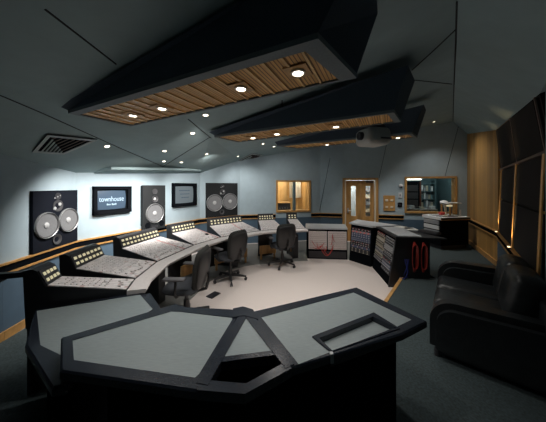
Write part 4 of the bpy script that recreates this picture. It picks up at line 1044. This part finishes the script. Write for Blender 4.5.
# centre wedge: outline with grey triangle and open slot
cw_out = pl([(241, 309.5), (250, 312), (290, 368), (245, 394.5), (198, 390.5), (207, 381)], ZD)
tri = pl([(240.5, 321), (248.5, 322), (272, 349), (222, 357)], ZD)
hole = pl([(222.5, 361.5), (273.5, 355), (288, 368), (261, 383), (202, 377)], ZD)
outR = pl([(250, 312), (356.5, 287), (427, 321), (402, 333.5), (290, 368)], ZD)
off_ = lambda L_: [p-o_ for p in L_]
outL, innL, cw_out, tri, hole, outR = map(off_, (outL, innL, cw_out, tri, hole, outR))
bm = NB(); ring(bm, outL, innL, ZD-.045, ZD, .010); obj('left_frame', bm, M['frame'], t)
bm = NB(); prism(bm, xy(innL), ZD-.03, ZD-.004); obj('left_panel', bm, M['laminate'], t)
# wedge frame bars
def bar(bm, a, b, w0, z0=ZD-.045, z1=ZD+.006):
    a = Vector((a.x, a.y, 0)); b = Vector((b.x, b.y, 0)); d_ = (b-a).normalized(); n_ = Vector((-d_.y, d_.x, 0))*w0/2
    prism(bm, [(p.x, p.y) for p in (a-n_, b-n_, b+n_, a+n_)], z0, z1)
Pp = lambda x, y: at(x, y, ZD)-o_
bm = NB(); bar(bm, Pp(245.5, 312), Pp(202, 385), .06); obj('frame_bar', bm, M['frame'], t)
bm = NB(); bar(bm, Pp(245.5, 312), Pp(290, 367), .055); obj('frame_bar', bm, M['frame'], t)
bm = NB(); prism(bm, xy([Pp(*q) for q in [(233, 309.5), (243, 307.5), (253, 310.5), (258, 320), (244, 316.5), (232, 318.5)]]), ZD-.045, ZD+.009); obj('joint_plate', bm, M['frame'], t)
bm = NB(); bar(bm, Pp(218, 360), Pp(277, 352.5), .035, ZD-.05, ZD+.002); obj('frame_bar', bm, M['frame'], t)
bm = NB(); prism(bm, xy(pl([(198, 380), (245, 384.5), (289, 362), (291, 369), (245, 394.5), (197, 390.5)], ZD) and [Pp(*q) for q in [(196, 379.5), (246, 384), (286, 362), (292, 368.5), (245, 394.5), (197, 390.5)]]), ZD-.045, ZD+.003); obj('frame_bar', bm, M['frame'], t)
bm = NB(); prism(bm, xy([Pp(*q) for q in [(245.5, 315), (276, 350), (217, 358)]]), ZD-.03, ZD-.002); obj('wedge_panel', bm, M['laminate'], t)
# right bay with recessed tray
innR = [Pp(*q) for q in [(261, 317), (353.5, 292), (412, 319.5), (396, 327), (299, 364.5)]]
trO = [Pp(*q) for q in [(312, 337), (374, 313), (400, 329), (331, 352.5)]]
trI = [Pp(*q) for q in [(319, 339), (373, 317.3), (397.3, 328.8), (332.3, 351.4)]]
bm = NB(); ring(bm, outR, innR, ZD-.045, ZD, .010); obj('right_frame', bm, M['frame'], t)
# grey field with the tray opening left free
bm = NB(); q = innR; e_ = Pp(331, 352.5); f_ = Pp(400, 326)
prism(bm, xy([q[0], q[1], trO[1], trO[0], e_, q[4]]), ZD-.03, ZD-.004); prism(bm, xy([q[1], q[2], q[3], trO[2], trO[1]]), ZD-.03, ZD-.004)
obj('right_panel', bm, M['laminate'], t)
bm = NB(); ring(bm, trO, trI, ZD-.08, ZD+.006, .002); tr = obj('tray_frame', bm, M['frame'], t)
bm = NB(); prism(bm, xy([trI[0], trI[1], trI[2], trI[3]]), ZD-.075, ZD-.030); obj('tray_panel', bm, M['laminate'], tr)
bm = NB(); box(bm, Vector(Pp(331, 353.2))+Vector((0, -.004, ZD*0-.012)) if False else (Pp(331.5, 354).x, Pp(331.5, 354).y, ZD-.02), (.022, .022, .055), None, .003); obj('corner_plate', bm, M['chrome'], t, label='chrome corner plate')
# bodies under the tops
f2 = lambda P_: [(p.x, p.y) for p in P_]
lc = inset(outL, .05); lc = [Vector((max(p.x, -.88), p.y, 0)) for p in lc]
bm = NB(); prism(bm, f2(lc), .004, ZD-.045); obj('left_cabinet', bm, M['matte'], t)
bm = NB(); prism(bm, [(min(p.x, .56*(p.y+1.4)), p.y) for p in inset(outR, .04)], PLAT, ZD-.045); obj('right_cabinet', bm, M['matte'], t)
bm = NB(); prism(bm, f2(inset([Pp(*q) for q in [(235, 318), (250, 314), (290, 367), (245, 393.5), (198, 389.5)]], .006)), .22, ZD-.13); obj('centre_cabinet', bm, M['matte'], t)
bm = NB(); prism(bm, f2(inset([Pp(*q) for q in [(196, 379.5), (246, 384), (286, 362), (292, 368.5), (245, 394.5), (197, 390.5)]], .008)), .22, ZD-.045); obj('front_fascia', bm, M['matte'], t)

# ------------------------------------------------------------------ leather sofa
so = Vector((1.49, 2.10, PLAT)); t = thing('leather_sofa', 'black leather two seat sofa with rolled arms along the right wall', 'sofa', so, math.atan2(2.38, 2.0))
SL = 1.36
def roll(bm, x0, x1, z1):
    """arm: front-top corner rounded, all edges softened"""
    pr = [(0, .03), (0, z1-.20)]
    for k in range(1, 9):
        a = PI/2*k/8; pr.append((-.20+.20*math.cos(a), z1-.20+.20*math.sin(a)))
    pr += [(-.80, z1+.02), (-.80, .03)]
    xprism(bm, pr, x0, x1)
    bm.normal_update()
    bmesh.ops.bevel(bm, geom=[e for e in bm.edges if len(e.link_faces) == 2 and e.calc_face_angle(0) > 1.2], offset=.055, segments=4, affect='EDGES', clamp_overlap=True)
bm = NB(); box(bm, (SL/2, -.42, .16), (SL-.1, .76, .22), None, .02); obj('base', bm, M['leather'], t)
bm = NB(); roll(bm, 0, .22, .535); obj('arm', bm, M['leather'], t, smooth=True)
bm = NB(); roll(bm, SL-.24, SL, .615); obj('arm', bm, M['leather'], t, smooth=True)
sw = (SL-.48)/2
for k in range(2):
    bm = NB(); box(bm, (.24+sw*(k+.5), -.32, .355), (sw-.006, .62, .19), None, .06, 4); obj('seat_cushion', bm, M['leather'], t, smooth=True)
for k in range(2):
    bm = NB(); box(bm, (0, 0, 0), (sw+.06, .24, .46), T((.24+sw*(k+.5), -.66, .62), 0, .16), .10, 5); obj('back_cushion', bm, M['leather'], t, smooth=True)
bm = NB(); box(bm, (SL/2, -.765, .38), (SL-.04, .09, .62), None, .03, 3); obj('back_frame', bm, M['leather'], t, smooth=True)
for k in range(4):
    bm = NB(); cyl(bm, ((.06, SL-.06)[k % 2], (-.06, -.74)[k//2], 0), ((.06, SL-.06)[k % 2], (-.06, -.74)[k//2], .06), .025); obj('foot', bm, M['gear'], t)
